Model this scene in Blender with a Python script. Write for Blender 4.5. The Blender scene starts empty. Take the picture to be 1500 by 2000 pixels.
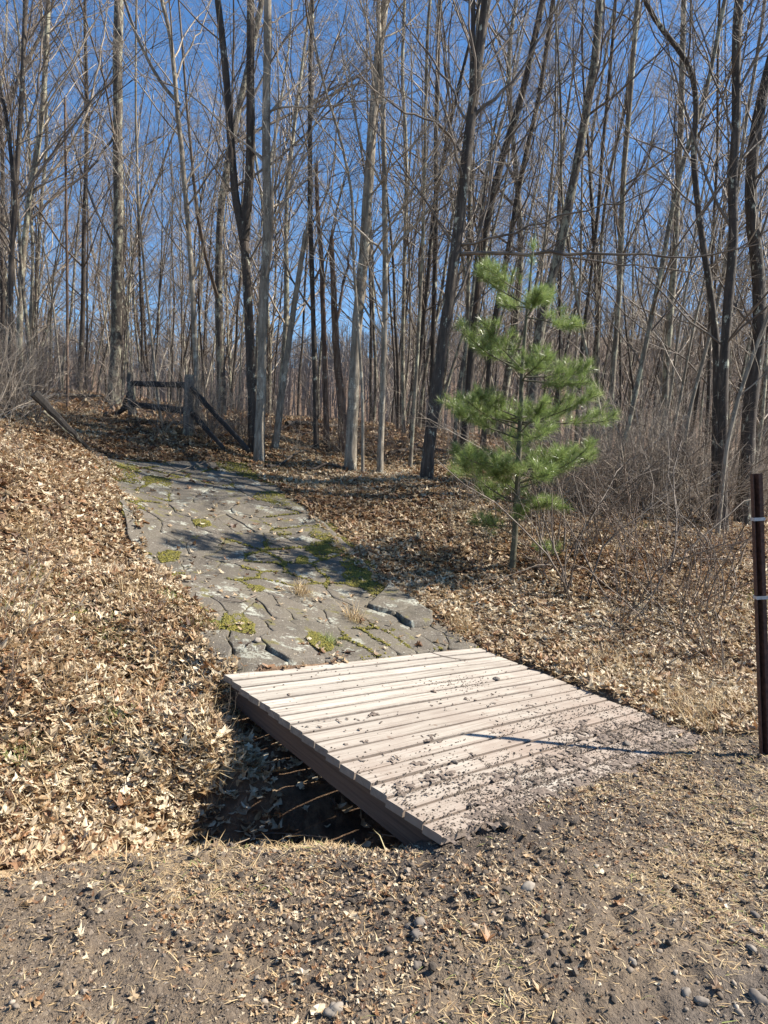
import bpy, math, random
import numpy as np
from math import radians, cos, sin, pi
random.seed(5); rng = np.random.default_rng(11)
scene = bpy.context.scene
col = scene.collection

# ------------------------------------------------------------------ camera, sky, sun, exposure
F, CX, CY, H = 1400.0, 750.0, 1000.0, 1.6
pit, rol = radians(3), radians(3)
fw = np.array([0, cos(pit), -sin(pit)]); u0 = np.array([0, sin(pit), cos(pit)]); r0 = np.array([1., 0, 0])
RT = r0*cos(rol)+u0*sin(rol); UP = u0*cos(rol)-r0*sin(rol); CAM = np.array([0, 0, H])
cd = bpy.data.cameras.new("camera"); cam = bpy.data.objects.new("camera", cd); col.objects.link(cam)
from mathutils import Matrix, Vector
cam.matrix_world = Matrix(((RT[0], UP[0], -fw[0], 0), (RT[1], UP[1], -fw[1], 0), (RT[2], UP[2], -fw[2], H), (0, 0, 0, 1)))
cd.sensor_fit = 'VERTICAL'; cd.sensor_height = 36; cd.lens = F/2000*36; cd.clip_start = .05; cd.clip_end = 2000
scene.camera = cam
SUN_EL, SUN_AZ = 44, 84          # degrees; azimuth clockwise from +Y
w = bpy.data.worlds.new("World"); scene.world = w; w.use_nodes = True
nt = w.node_tree; bg = nt.nodes['Background']
sky = nt.nodes.new('ShaderNodeTexSky'); sky.sky_type = 'NISHITA'; sky.sun_disc = False
sky.sun_elevation = radians(SUN_EL); sky.sun_rotation = radians(SUN_AZ)
sky.air_density = 1.0; sky.dust_density = 0.15; sky.ozone_density = 3.5; sky.altitude = 400
hs = nt.nodes.new('ShaderNodeHueSaturation'); hs.inputs['Saturation'].default_value = 1.17
nt.links.new(sky.outputs[0], hs.inputs['Color']); nt.links.new(hs.outputs[0], bg.inputs[0]); bg.inputs[1].default_value = 0.082
sd = bpy.data.lights.new("sun", 'SUN'); sun = bpy.data.objects.new("sun", sd); col.objects.link(sun)
sd.energy = 5.0; sd.angle = radians(.53); sd.color = (1, .925, .81)
S = Vector((sin(radians(SUN_AZ))*cos(radians(SUN_EL)), cos(radians(SUN_AZ))*cos(radians(SUN_EL)), sin(radians(SUN_EL))))
sun.rotation_euler = S.to_track_quat('Z', 'Y').to_euler(); sun.location = (8, 2, 12)
vs = scene.view_settings; vs.view_transform = 'Standard'; vs.look = 'None'; vs.gamma = 1; vs.exposure = 1.3
scene.cycles.max_bounces = 5; scene.cycles.diffuse_bounces = 3; scene.cycles.transparent_max_bounces = 4
scene.cycles.use_adaptive_sampling = True

# ------------------------------------------------------------------ projection helpers
def ray(px, py): return fw+RT*(px-CX)/F+UP*(CY-py)/F
def atY(px, py, Y):
    d = ray(px, py); return CAM+d*Y/d[1]
def atZ(px, py, z):
    d = ray(px, py); return CAM+d*(z-H)/d[2]
def nrm(v): return v/np.maximum(np.linalg.norm(v, axis=-1, keepdims=True), 1e-9)

# ------------------------------------------------------------------ noise
def hsh(ix, iy, s):
    h = (ix.astype(np.int64)*374761393+iy.astype(np.int64)*668265263+s*974634777) & 0xffffffff
    h = ((h ^ (h >> 13))*1274126177) & 0xffffffff
    return ((h ^ (h >> 16)) & 0xffff)/65535.0
def noise(x, y, s=0):
    x = np.asarray(x, float); y = np.asarray(y, float)
    ix = np.floor(x); iy = np.floor(y); fx = x-ix; fy = y-iy
    fx = fx*fx*(3-2*fx); fy = fy*fy*(3-2*fy)
    a = hsh(ix, iy, s); b = hsh(ix+1, iy, s); c = hsh(ix, iy+1, s); d = hsh(ix+1, iy+1, s)
    return (a+(b-a)*fx)*(1-fy)+(c+(d-c)*fx)*fy-.5
def fbm(x, y, o=4, s=0):
    v = 0; a = 1
    for i in range(o): v = v+a*noise(x*2**i+17*i, y*2**i-9*i, s+i); a *= .5
    return v
def sstep(a, b, x):
    t = np.clip((x-a)/(b-a), 0, 1); return t*t*(3-2*t)

# ------------------------------------------------------------------ deck plane and corners
ND = RT*.14+UP*1-fw*.052*1.0; ND = ND/np.linalg.norm(ND)
P0 = atZ(840, 1600, .1)
def on_deck(px, py):
    d = ray(px, py); return CAM+d*(np.dot(P0-CAM, ND)/np.dot(d, ND))
DBL, DBR, DFR, DFL = [on_deck(*q) for q in [(440, 1318), (935, 1265), (1375, 1440), (870, 1640)]]
AX = nrm(DBR-DBL); WID = np.linalg.norm(DBR-DBL)       # along the boards
BX = DFL-DBL                                           # back to front
BP = nrm(BX-AX*np.dot(BX, AX)); DEP = np.dot(BX, BP); SKEW = np.dot(BX, AX)
def deck_z(x, y): return P0[2]-(ND[0]*(x-P0[0])+ND[1]*(y-P0[1]))/ND[2]
def deck_uv(x, y):      # u 0..1 across (left-right), v 0..1 back-front
    dx = x-DBL[0]; dy = y-DBL[1]
    det = (DBR-DBL)[0]*BX[1]-(DBR-DBL)[1]*BX[0]
    return (dx*BX[1]-dy*BX[0])/det, ((DBR-DBL)[0]*dy-(DBR-DBL)[1]*dx)/det

# ------------------------------------------------------------------ terrain
def seg_dist(x, y, pts):
    best = np.full(np.shape(x), 1e9)
    for (ax, ay), (bx, by) in zip(pts[:-1], pts[1:]):
        dx, dy = bx-ax, by-ay
        t = np.clip(((x-ax)*dx+(y-ay)*dy)/(dx*dx+dy*dy), 0, 1)
        best = np.minimum(best, np.hypot(x-ax-t*dx, y-ay-t*dy))
    return best
def far_h(x, y):
    s = -.66*x+.75*y
    z = 2.5*sstep(2.5, 15, s)
    z = z+1.2*sstep(15, 45, s)
    d = np.hypot(x, y)
    ang = np.arctan2(x, np.maximum(y, 1e-3))
    z = z+(30+7*np.sin(ang*3.1+.6)+4*np.sin(ang*7))*sstep(65, 230, d)*sstep(-5, 30, y)
    return z
CP = [  # (pixel x, pixel y, metres ahead) of ground seen in the photo
 (0, 850, 9.3), (100, 850, 10), (0, 950, 6.8), (100, 950, 7.6), (0, 1100, 5.6), (200, 1100, 6.9), (200, 1300, 4.7), (0, 1300, 4.2),
 (0, 1500, 3.7), (200, 1500, 3.9), (330, 1420, 4.2), (150, 770, 20), (258, 820, 15), (367, 855, 12.4), (480, 860, 13),
 (560, 840, 15), (640, 850, 15), (742, 920, 12.6), (832, 935, 11.6), (850, 857, 25), (1000, 1110, 8.4), (1300, 1000, 13),
 (1300, 930, 21), (1450, 1030, 12), (1150, 985, 12), (1300, 1150, 8.2), (1450, 1350, 5.9), (1200, 1280, 6.6), (1400, 1250, 7.0),
 (700, 1010, 10), (850, 1100, 8.6), (228, 792, 17)]
pts = [tuple(atY(*c)) for c in CP]
PTH = [DBL+[0, 0, .0], DBR, atZ(190, 893, 1.62), atY(490, 908, 11.8)]
PTL = [(420, 1290), (375, 1190), (335, 1130), (262, 1015), (225, 955), (190, 893)]
def on_path_line(px, py, z0=.2, y0=4.72, z1=1.64, y1=10.8):
    s = (z1-z0)/(y1-y0); d = ray(px, py); d = d/d[1]
    Y = (H-z0+s*y0)/(s-d[2]); return CAM+d*Y
PL = [on_path_line(*q) for q in PTL]
PRr = [on_path_line(px, py, .04, 6.59, 1.62, 11.9) for px, py in [(880, 1225), (770, 1165), (690, 1090), (600, 1000), (530, 945), (490, 908)]]
pts += [tuple(p) for p in PL]+[tuple(p) for p in PRr]
for t in (0, .33, .66, 1):
    q = DBL*(1-t)+DBR*t; pts.append((q[0], q[1], q[2]+.0))
for t in (.3, .6, 1): q = DBR*(1-t)+DFR*t; pts.append((q[0]+.15, q[1]+.1, q[2]+.03))
for t in (0, .5, 1): q = DFL*(1-t)+DFR*t; pts.append((q[0], q[1], q[2]-.02))
pts += [(x, y, 0) for x, y in [(-3, 2.2), (-1.6, 2.6), (-.4, 2.4), (1, 2), (2.5, 3), (4, 5), (6, 7), (-4, 0), (0, -2), (4, 1), (8, 5), (12, 9), (-8, -3), (0, 1), (2, .5)]]
pts += [(-1.9, 3.1, -.02), (-.85, 3.22, -.04), (-.35, 3.12, -.05), (.1, 3.0, 0.02), (6, 9, .45), (9, 12, .5), (-7, 4, .8), (-9, 9, 2.0), (-10, 16, 3.0), (3.6, 4.9, 0.02), (2.75, 4.4, .05)]
pts = np.array(pts)
res = pts[:, 2]-far_h(pts[:, 0], pts[:, 1])
ring = np.array([(30*cos(a), 8+30*sin(a)) for a in np.linspace(0, 2*pi, 14)[:-1]])
cx_ = np.vstack([pts[:, :2], ring]); cr_ = np.concatenate([res, np.zeros(13)])
def tk(d2): return .5*d2*np.log(d2+1e-9)
n_ = len(cx_)
K = tk(((cx_[:, None]-cx_[None])**2).sum(-1))+np.eye(n_)*.03
A_ = np.zeros((n_+3, n_+3)); A_[:n_, :n_] = K; A_[:n_, n_] = 1; A_[:n_, n_+1:] = cx_; A_[n_, :n_] = 1; A_[n_+1:, :n_] = cx_.T
W_ = np.linalg.solve(A_, np.concatenate([cr_, np.zeros(3)]))
DITCH = [(-6, .6), (-4, 1.8), (-1.9, 3.1), (-1.0, 3.60), (-.3, 3.74), (-.1, 3.85), (.5, 4.45), (1.3, 5.3)]
PATHC = np.array([PL[0][:2]-[0, 0], (DBL[:2]*.97+DBR[:2]*.03)])
PATHPOLY = np.array([DBL[:2], DBR[:2]]+[p[:2] for p in PRr]+[p[:2] for p in PL[::-1]])
def in_poly(x, y, poly):
    x = np.asarray(x); y = np.asarray(y); c = np.zeros(x.shape, bool)
    n = len(poly)
    for i in range(n):
        ax, ay = poly[i]; bx, by = poly[(i+1) % n]
        if ay == by: continue
        m = ((ay > y) != (by > y)) & (x < (bx-ax)*(y-ay)/(by-ay)+ax)
        c ^= m
    return c
SHOULDER = [(-9, 1.3), (-3.4, 2.35), (-1.5, 2.95), (-.7, 3.2), (.33, 2.95)]
REG = []
def gravel_mask(x, y):
    """1 on the gravel shoulder, 0 on the leafy banks"""
    ex = [-9, -3.4, -1.6, -1.1, -.7, -.1, .33, 1.2, 2.3, 3.0, 3.9, 6, 12, 40]
    ey = [.6, 2.1, 2.85, 3.2, 3.5, 3.7, 3.6, 4.1, 4.85, 4.75, 5.2, 6.9, 12, 38]
    lim = np.interp(x, ex, ey)
    return sstep(.16, -.16, y-lim+.16*fbm(x*2, y*2, 3, 5))
def base_h(x, y):
    x = np.asarray(x, float); y = np.asarray(y, float)
    f = far_h(x, y); shp = x.shape; X = x.ravel(); Y = y.ravel()
    d = np.hypot(X, Y-8); m = d < 30
    r = np.zeros(X.shape)
    if m.any():
        xm, ym = X[m], Y[m]; out = np.zeros(len(xm))
        for i in range(0, len(xm), 40000):
            a, b = xm[i:i+40000], ym[i:i+40000]
            k = tk((a[:, None]-cx_[None, :, 0])**2+(b[:, None]-cx_[None, :, 1])**2)
            out[i:i+40000] = k@W_[:n_]+W_[n_]+a*W_[n_+1]+b*W_[n_+2]
        r[m] = out*sstep(30, 20, d[m])
    return f+r.reshape(shp)
def height(x, y, micro=True):
    x = np.asarray(x, float); y = np.asarray(y, float)
    z = base_h(x, y)
    dd = seg_dist(x, y, DITCH)
    fade = sstep(2.1, .6, x)
    z = z-(.10+.40*sstep(-1.35, -.7, x))*np.exp(-(dd/.40)**4)*fade-.06*np.exp(-(dd/.8)**2)*fade
    u, v = deck_uv(x, y)
    ud = sstep(-.12, .02, u)*sstep(1.03, .9, u)*sstep(.0, .06, v)*sstep(.97, .72, v)
    zd = deck_z(x, y)-.3-.12*sstep(.0, .4, v)*sstep(1, .7, v)
    z = np.where(ud > 0, np.minimum(z, zd*ud+z*(1-ud)), z)
    z = z+.15*np.exp(-((x-DBL[0]+.3)**2+(y-DBL[1]+.0)**2)/.12)*-1
    if micro:
        g = gravel_mask(x, y); p = in_poly(x, y, PATHPOLY)
        near = sstep(40, 12, np.hypot(x, y))
        n1 = fbm(x*1.7, y*1.7, 3, 1)*.09*(1-g)+.02*fbm(x*9, y*9, 3, 2)
        n2 = .03*fbm(x*3, y*3, 3, 3)+.026*fbm(x*13, y*13, 3, 4)+.014*fbm(x*42, y*42, 2, 14)
        z = z+np.where(p, 0, (n1*(1-g)+n2*g)*near)
        # dirt worked up against the buried front boards
        e = ((u > .12) & (u < 1.0))
        z = z+np.where(e, .03*sstep(.97, 1.02, v)*sstep(1.25, 1.02, v), 0)
    return z
def hgt(x, y, micro=True): return float(height(np.array([x]), np.array([y]), micro)[0])
def ground_hit(px, py, maxd=60):
    d = ray(px, py); d = d/d[1]
    ys = np.concatenate([np.arange(1, 30, .03), np.arange(30, maxd, .3)])
    P = CAM+d*ys[:, None]
    h = height(P[:, 0], P[:, 1], False)
    k = np.argmax(P[:, 2] < h)
    return P[k] if P[k, 2] < h[k] else P[-1]

# ------------------------------------------------------------------ mesh / object helpers
def mk_mesh(name, V, faces, mat, smooth=False, attrs=None):
    """faces: (n,3) or (n,4) int array, or list of such arrays"""
    if not isinstance(faces, list): faces = [faces]
    faces = [np.asarray(f, np.int32) for f in faces if len(f)]
    V = np.asarray(V, np.float32)
    me = bpy.data.meshes.new(name)
    me.vertices.add(len(V)); me.vertices.foreach_set('co', V.ravel())
    tot = sum(f.size for f in faces); nf = sum(len(f) for f in faces)
    me.loops.add(tot); me.polygons.add(nf)
    me.loops.foreach_set('vertex_index', np.concatenate([f.ravel() for f in faces]))
    sizes = np.concatenate([np.full(len(f), f.shape[1], np.int32) for f in faces])
    me.polygons.foreach_set('loop_start', np.concatenate([[0], np.cumsum(sizes)[:-1]]).astype(np.int32))
    me.polygons.foreach_set('loop_total', sizes)
    me.polygons.foreach_set('use_smooth', np.full(nf, smooth))
    me.update(calc_edges=True)
    for k, a in (attrs or {}).items():
        at = me.attributes.new(k, 'FLOAT', 'POINT'); at.data.foreach_set('value', np.asarray(a, np.float32))
    if mat: me.materials.append(mat)
    return me
def obj(name, me, parent=None, loc=None, **props):
    o = bpy.data.objects.new(name, me); col.objects.link(o)
    if parent: o.parent = parent
    if loc is not None: o.location = loc
    for k, v in props.items(): o[k] = v
    return o
def thing(name, loc, label, cat, group=None):
    o = bpy.data.objects.new(name, None); col.objects.link(o); o.location = loc; o.empty_display_size = .1
    o['label'] = label; o['category'] = cat
    if group: o['group'] = group
    return o
def copy_tree(o, parent=None):
    c = o.copy(); col.objects.link(c)
    if parent: c.parent = parent
    for ch in list(o.children): copy_tree(ch, c)
    return c
class Acc:
    def __init__(s): s.V = []; s.F = {3: [], 4: []}; s.n = 0; s.A = []
    def add(s, V, F, a=None):
        V = np.asarray(V, float).reshape(-1, 3); F = np.asarray(F, int)
        s.V.append(V); s.F[F.shape[1]].append(F+s.n); s.n += len(V)
        s.A.append(np.full(len(V), .5) if a is None else np.broadcast_to(a, (len(V),)))
    def mesh(s, name, mat, smooth=False):
        return mk_mesh(name, np.concatenate(s.V), [np.concatenate(f) for f in s.F.values() if f], mat, smooth, {'tint': np.concatenate(s.A)})
def tubes(P, Rd, sides, wob=0, cap=True):
    """P (B,n,3), Rd (B,n) -> verts, quads"""
    B, n, _ = P.shape
    T = np.empty_like(P); T[:, 1:-1] = P[:, 2:]-P[:, :-2]; T[:, 0] = P[:, 1]-P[:, 0]; T[:, -1] = P[:, -1]-P[:, -2]
    T = nrm(T)
    D = nrm(P[:, -1]-P[:, 0]); ref = np.where(np.abs(D[:, 2:3]) > .8, np.array([[1., 0, 0]]), np.array([[0, 0, 1.]]))
    N1 = nrm(np.cross(T, ref[:, None, :])); N2 = np.cross(T, N1)
    a = np.arange(sides)*2*pi/sides
    rr = Rd[:, :, None]*(1+(wob*(rng.random((B, n, sides))-.5) if wob else 0))
    V = P[:, :, None]+rr[..., None]*(N1[:, :, None]*np.cos(a)[:, None]+N2[:, :, None]*np.sin(a)[:, None])
    b, i, j = np.meshgrid(np.arange(B), np.arange(n-1), np.arange(sides), indexing='ij')
    o = (b*n+i)*sides; j2 = (j+1) % sides
    Q = np.stack([o+j, o+j2, o+sides+j2, o+sides+j], -1).reshape(-1, 4)
    return V.reshape(-1, 3), Q
def box(c0, ex, ey, ez):
    """corner + three edge vectors"""
    c0, ex, ey, ez = map(np.asarray, (c0, ex, ey, ez))
    V = np.array([c0, c0+ex, c0+ex+ey, c0+ey, c0+ez, c0+ex+ez, c0+ex+ey+ez, c0+ey+ez])
    return V, np.array([[0, 3, 2, 1], [4, 5, 6, 7], [0, 1, 5, 4], [1, 2, 6, 5], [2, 3, 7, 6], [3, 0, 4, 7]])

# ------------------------------------------------------------------ materials
def mat(name):
    m = bpy.data.materials.new(name); m.use_nodes = True
    t = m.node_tree; return m, t, t.nodes['Principled BSDF']
def N(t, typ, **kw):
    n = t.nodes.new(typ)
    for k, v in kw.items():
        if k.startswith('i_'): n.inputs[k[2:].replace('_', ' ')].default_value = v
        else: setattr(n, k, v)
    return n
def ramp(t, src, stops, interp='LINEAR'):
    r = t.nodes.new('ShaderNodeValToRGB'); r.color_ramp.interpolation = interp
    e = r.color_ramp.elements
    while len(e) < len(stops): e.new(.5)
    for q, (p, c) in zip(e, stops): q.position = p; q.color = (*c, 1) if len(c) == 3 else c
    t.links.new(src, r.inputs[0]); return r.outputs[0]
def mixc(t, f, a, b, blend='MIX'):
    m = t.nodes.new('ShaderNodeMix'); m.data_type = 'RGBA'; m.blend_type = blend
    for s, v in ((m.inputs[0], f), (m.inputs[6], a), (m.inputs[7], b)):
        if isinstance(v, (int, float)): s.default_value = v
        elif isinstance(v, tuple): s.default_value = (*v, 1)
        else: t.links.new(v, s)
    return m.outputs[2]
def coords(t, scale=(1, 1, 1)):
    c = N(t, 'ShaderNodeTexCoord'); m = N(t, 'ShaderNodeMapping'); m.inputs['Scale'].default_value = scale
    t.links.new(c.outputs['Object'], m.inputs[0]); return m.outputs[0]
def nz(t, vec, scale, detail=4, rough=.6):
    n = N(t, 'ShaderNodeTexNoise'); n.inputs['Scale'].default_value = scale; n.inputs['Detail'].default_value = detail
    n.inputs['Roughness'].default_value = rough
    if vec is not None: t.links.new(vec, n.inputs['Vector'])
    return n.outputs[0]
def bump(t, b, h, strength, dist):
    n = N(t, 'ShaderNodeBump'); n.inputs['Strength'].default_value = strength; n.inputs['Distance'].default_value = dist
    t.links.new(h, n.inputs['Height']); t.links.new(n.outputs[0], b.inputs['Normal'])
def bark(name, c1, c2, c3, lich=.0, lcol=(.42, .42, .33), rough_scale=1):
    m, t, b = mat(name); b.inputs['Roughness'].default_value = .9
    v = coords(t, (22, 22, 4)); n1 = nz(t, v, 1.0, 5, .65)
    v2 = coords(t, (1.5, 1.5, .7)); n2 = nz(t, v2, 1.6, 3)
    c = ramp(t, n1, [(.3, c1), (.52, c2), (.75, c3)])
    c = mixc(t, ramp(t, n2, [(.42, (0, 0, 0)), (.6, (1, 1, 1))]), c, mixc(t, .55, c, c1))
    v3 = coords(t, (5, 5, 2.5)); n3 = nz(t, v3, 1.8, 6, .75)
    if lich: c = mixc(t, ramp(t, n3, [(.62-lich*.3, (0, 0, 0)), (.68-lich*.3, (1, 1, 1))]), c, lcol)
    vb = coords(t, (3, 3, 26)); n4 = nz(t, vb, 1, 3)
    c = mixc(t, ramp(t, n4, [(.62, (0, 0, 0)), (.7, (.6, .6, .6))]), c, c1)
    t.links.new(c, b.inputs['Base Color']); bump(t, b, n1, .7*rough_scale, .02)
    return m
M_dark = bark('dark_bark', (.025, .019, .015), (.065, .05, .039), (.14, .115, .09), .12)
M_pale = bark('pale_bark', (.08, .064, .047), (.25, .215, .168), (.40, .355, .285), .2, (.42, .40, .32), .6)
M_mott = bark('mottled_bark', (.06, .048, .036), (.17, .14, .105), (.29, .25, .19), .4, (.30, .29, .21), .8)
M_red = bark('bare_dead_wood', (.05, .03, .02), (.15, .095, .065), (.3, .22, .16), .05)
M_oak = bark('furrowed_bark', (.035, .028, .022), (.09, .072, .056), (.18, .15, .115), .38, (.27, .255, .185), 1.2)
def twigmat(name, a, c):
    m, t, b = mat(name); b.inputs['Roughness'].default_value = .7
    v = coords(t); n = nz(t, v, 3, 3)
    t.links.new(ramp(t, n, [(.35, a), (.65, c)]), b.inputs['Base Color']); return m
M_twig = twigmat('twig_bark', (.07, .052, .04), (.19, .15, .115))
M_twigp = twigmat('pale_twig_bark', (.15, .12, .09), (.42, .355, .28))
M_twigr = twigmat('reddish_twig_bark', (.07, .045, .032), (.19, .135, .10))

def tinted(name, stops, rough=.8, vary=None, transl=0):
    m, t, b = mat(name); b.inputs['Roughness'].default_value = rough
    a = N(t, 'ShaderNodeAttribute', attribute_name='tint')
    c = ramp(t, a.outputs['Fac'], stops)
    if vary:
        n = nz(t, coords(t), vary, 3); c = mixc(t, ramp(t, n, [(.3, (0, 0, 0)), (.8, (.45, .45, .45))]), c, tuple(np.array(stops[0][1])*.8))
    t.links.new(c, b.inputs['Base Color'])
    if transl:
        tr = N(t, 'ShaderNodeBsdfTranslucent'); t.links.new(c, tr.inputs[0]); mx = N(t, 'ShaderNodeMixShader'); mx.inputs[0].default_value = transl
        t.links.new(b.outputs[0], mx.inputs[1]); t.links.new(tr.outputs[0], mx.inputs[2]); t.links.new(mx.outputs[0], t.nodes['Material Output'].inputs[0])
    return m
M_leaf = tinted('dry_leaf', [(0, (.05, .025, .015)), (.15, (.15, .075, .035)), (.3, (.36, .19, .085)), (.38, (.24, .165, .105)), (.52, (.47, .34, .20)), (.62, (.40, .26, .13)), (.78, (.58, .46, .30)), (1, (.76, .655, .47))], .55, 60, .25)
M_straw = tinted('dry_straw', [(0, (.22, .14, .07)), (.5, (.46, .33, .17)), (.9, (.62, .50, .30)), (.93, (.16, .2, .05)), (1, (.25, .28, .08))], .7, None, .15)
M_gravel = tinted('gravel_stone', [(0, (.035, .027, .02)), (.3, (.10, .076, .055)), (.6, (.19, .15, .112)), (.88, (.31, .255, .195)), (1, (.42, .36, .29))], .9, 90)
M_stone = tinted('field_stone', [(0, (.08, .067, .056)), (.5, (.16, .135, .112)), (1, (.30, .26, .21))], .9, 45)
M_moss = tinted('moss', [(0, (.05, .05, .01)), (.5, (.14, .125, .02)), (1, (.26, .215, .035))], .95, 40)
M_needle = tinted('pine_needle', [(0, (.07, .10, .03)), (.5, (.18, .255, .07)), (1, (.46, .53, .22))], .28, None, .45)

def ground_mat():
    m, t, b = mat('forest_floor_and_gravel'); b.inputs['Roughness'].default_value = .95
    v = coords(t)
    a = N(t, 'ShaderNodeAttribute', attribute_name='gravel')
    a2 = N(t, 'ShaderNodeAttribute', attribute_name='road')
    big = nz(t, v, 1.3, 4); mid = nz(t, v, 9, 5, .7); fine = nz(t, v, 70, 4, .7)
    leaf = ramp(t, mid, [(.3, (.045, .025, .014)), (.5, (.14, .085, .05)), (.7, (.30, .20, .12))])
    vor = N(t, 'ShaderNodeTexVoronoi'); vor.inputs['Scale'].default_value = 95; t.links.new(v, vor.inputs['Vector'])
    sep = ramp(t, vor.outputs['Color'], [(.0, (.065, .05, .037)), (.5, (.15, .115, .083)), (1, (.27, .215, .155))])
    gr = mixc(t, ramp(t, fine, [(.35, (0, 0, 0)), (.65, (1, 1, 1))]), sep, (.14, .102, .068))
    gr = mixc(t, ramp(t, mid, [(.45, (0, 0, 0)), (.7, (.7, .7, .7))]), gr, (.26, .19, .115))
    gr = mixc(t, ramp(t, big, [(.35, (.6, .6, .6)), (.6, (0, 0, 0))]), gr, (.075, .056, .042))
    a3 = N(t, 'ShaderNodeAttribute', attribute_name='darksoil'); gr = mixc(t, a3.outputs['Fac'], gr, mixc(t, ramp(t, fine, [(.4, (0, 0, 0)), (.7, (1, 1, 1))]), (.05, .038, .03), (.12, .092, .07)))
    rd = mixc(t, ramp(t, fine, [(.4, (0, 0, 0)), (.7, (1, 1, 1))]), (.08, .064, .05), (.15, .122, .098))
    c = mixc(t, a.outputs['Fac'], leaf, gr); c = mixc(t, a2.outputs['Fac'], c, rd)
    t.links.new(c, b.inputs['Base Color'])
    add = N(t, 'ShaderNodeMath', operation='ADD'); t.links.new(mid, add.inputs[0]); t.links.new(fine, add.inputs[1])
    bump(t, b, add.outputs[0], 1, .02)
    return m
M_ground = ground_mat()
def rock_mat():
    m, t, b = mat('lichened_flagstone'); b.inputs['Roughness'].default_value = .75
    v = coords(t); a = N(t, 'ShaderNodeAttribute', attribute_name='tint')
    base = ramp(t, a.outputs['Fac'], [(0, (.032, .028, .025)), (.5, (.06, .053, .046)), (1, (.11, .094, .077))])
    n1 = nz(t, v, 4, 6, .7); n2 = nz(t, v, 28, 5, .7); n3 = nz(t, v, 3.4, 5, .65)
    c = mixc(t, ramp(t, n1, [(.35, (0, 0, 0)), (.7, (.8, .8, .8))]), base, (.135, .117, .095))
    c = mixc(t, ramp(t, n2, [(.3, (.3, .3, .3)), (.5, (0, 0, 0))]), c, (.06, .052, .045))
    ls = ramp(t, n3, [(.56, (0, 0, 0)), (.60, (1, 1, 1))]); lf = ramp(t, n2, [(.44, (0, 0, 0)), (.52, (1, 1, 1))])
    ml = N(t, 'ShaderNodeMath', operation='MULTIPLY'); t.links.new(ls, ml.inputs[0]); t.links.new(lf, ml.inputs[1])
    c = mixc(t, ml.outputs[0], c, (.36, .375, .32))
    n4 = nz(t, v, 5.3, 4, .6); dsp = N(t, 'ShaderNodeMapping'); 
    wsp = ramp(t, nz(t, v, 60, 2), [(.66, (0, 0, 0)), (.69, (1, 1, 1))])
    c = mixc(t, wsp, c, (.50, .49, .43)); c = mixc(t, ramp(t, nz(t, v, 1.6, 5, .7), [(.4, (0, 0, 0)), (.7, (.6, .6, .6))]), c, (.11, .10, .07))
    mo = ramp(t, n4, [(.60, (0, 0, 0)), (.66, (1, 1, 1))]); c = mixc(t, mo, c, (.11, .10, .03)); c = mixc(t, .22, c, (.12, .092, .055))
    t.links.new(c, b.inputs['Base Color'])
    add = N(t, 'ShaderNodeMath', operation='ADD'); t.links.new(n1, add.inputs[0]); m4 = N(t, 'ShaderNodeMath', operation='MULTIPLY'); m4.inputs[1].default_value = .3; t.links.new(n2, m4.inputs[0]); t.links.new(m4.outputs[0], add.inputs[1])
    bump(t, b, add.outputs[0], 1, .03); return m
M_rock = rock_mat()
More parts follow.
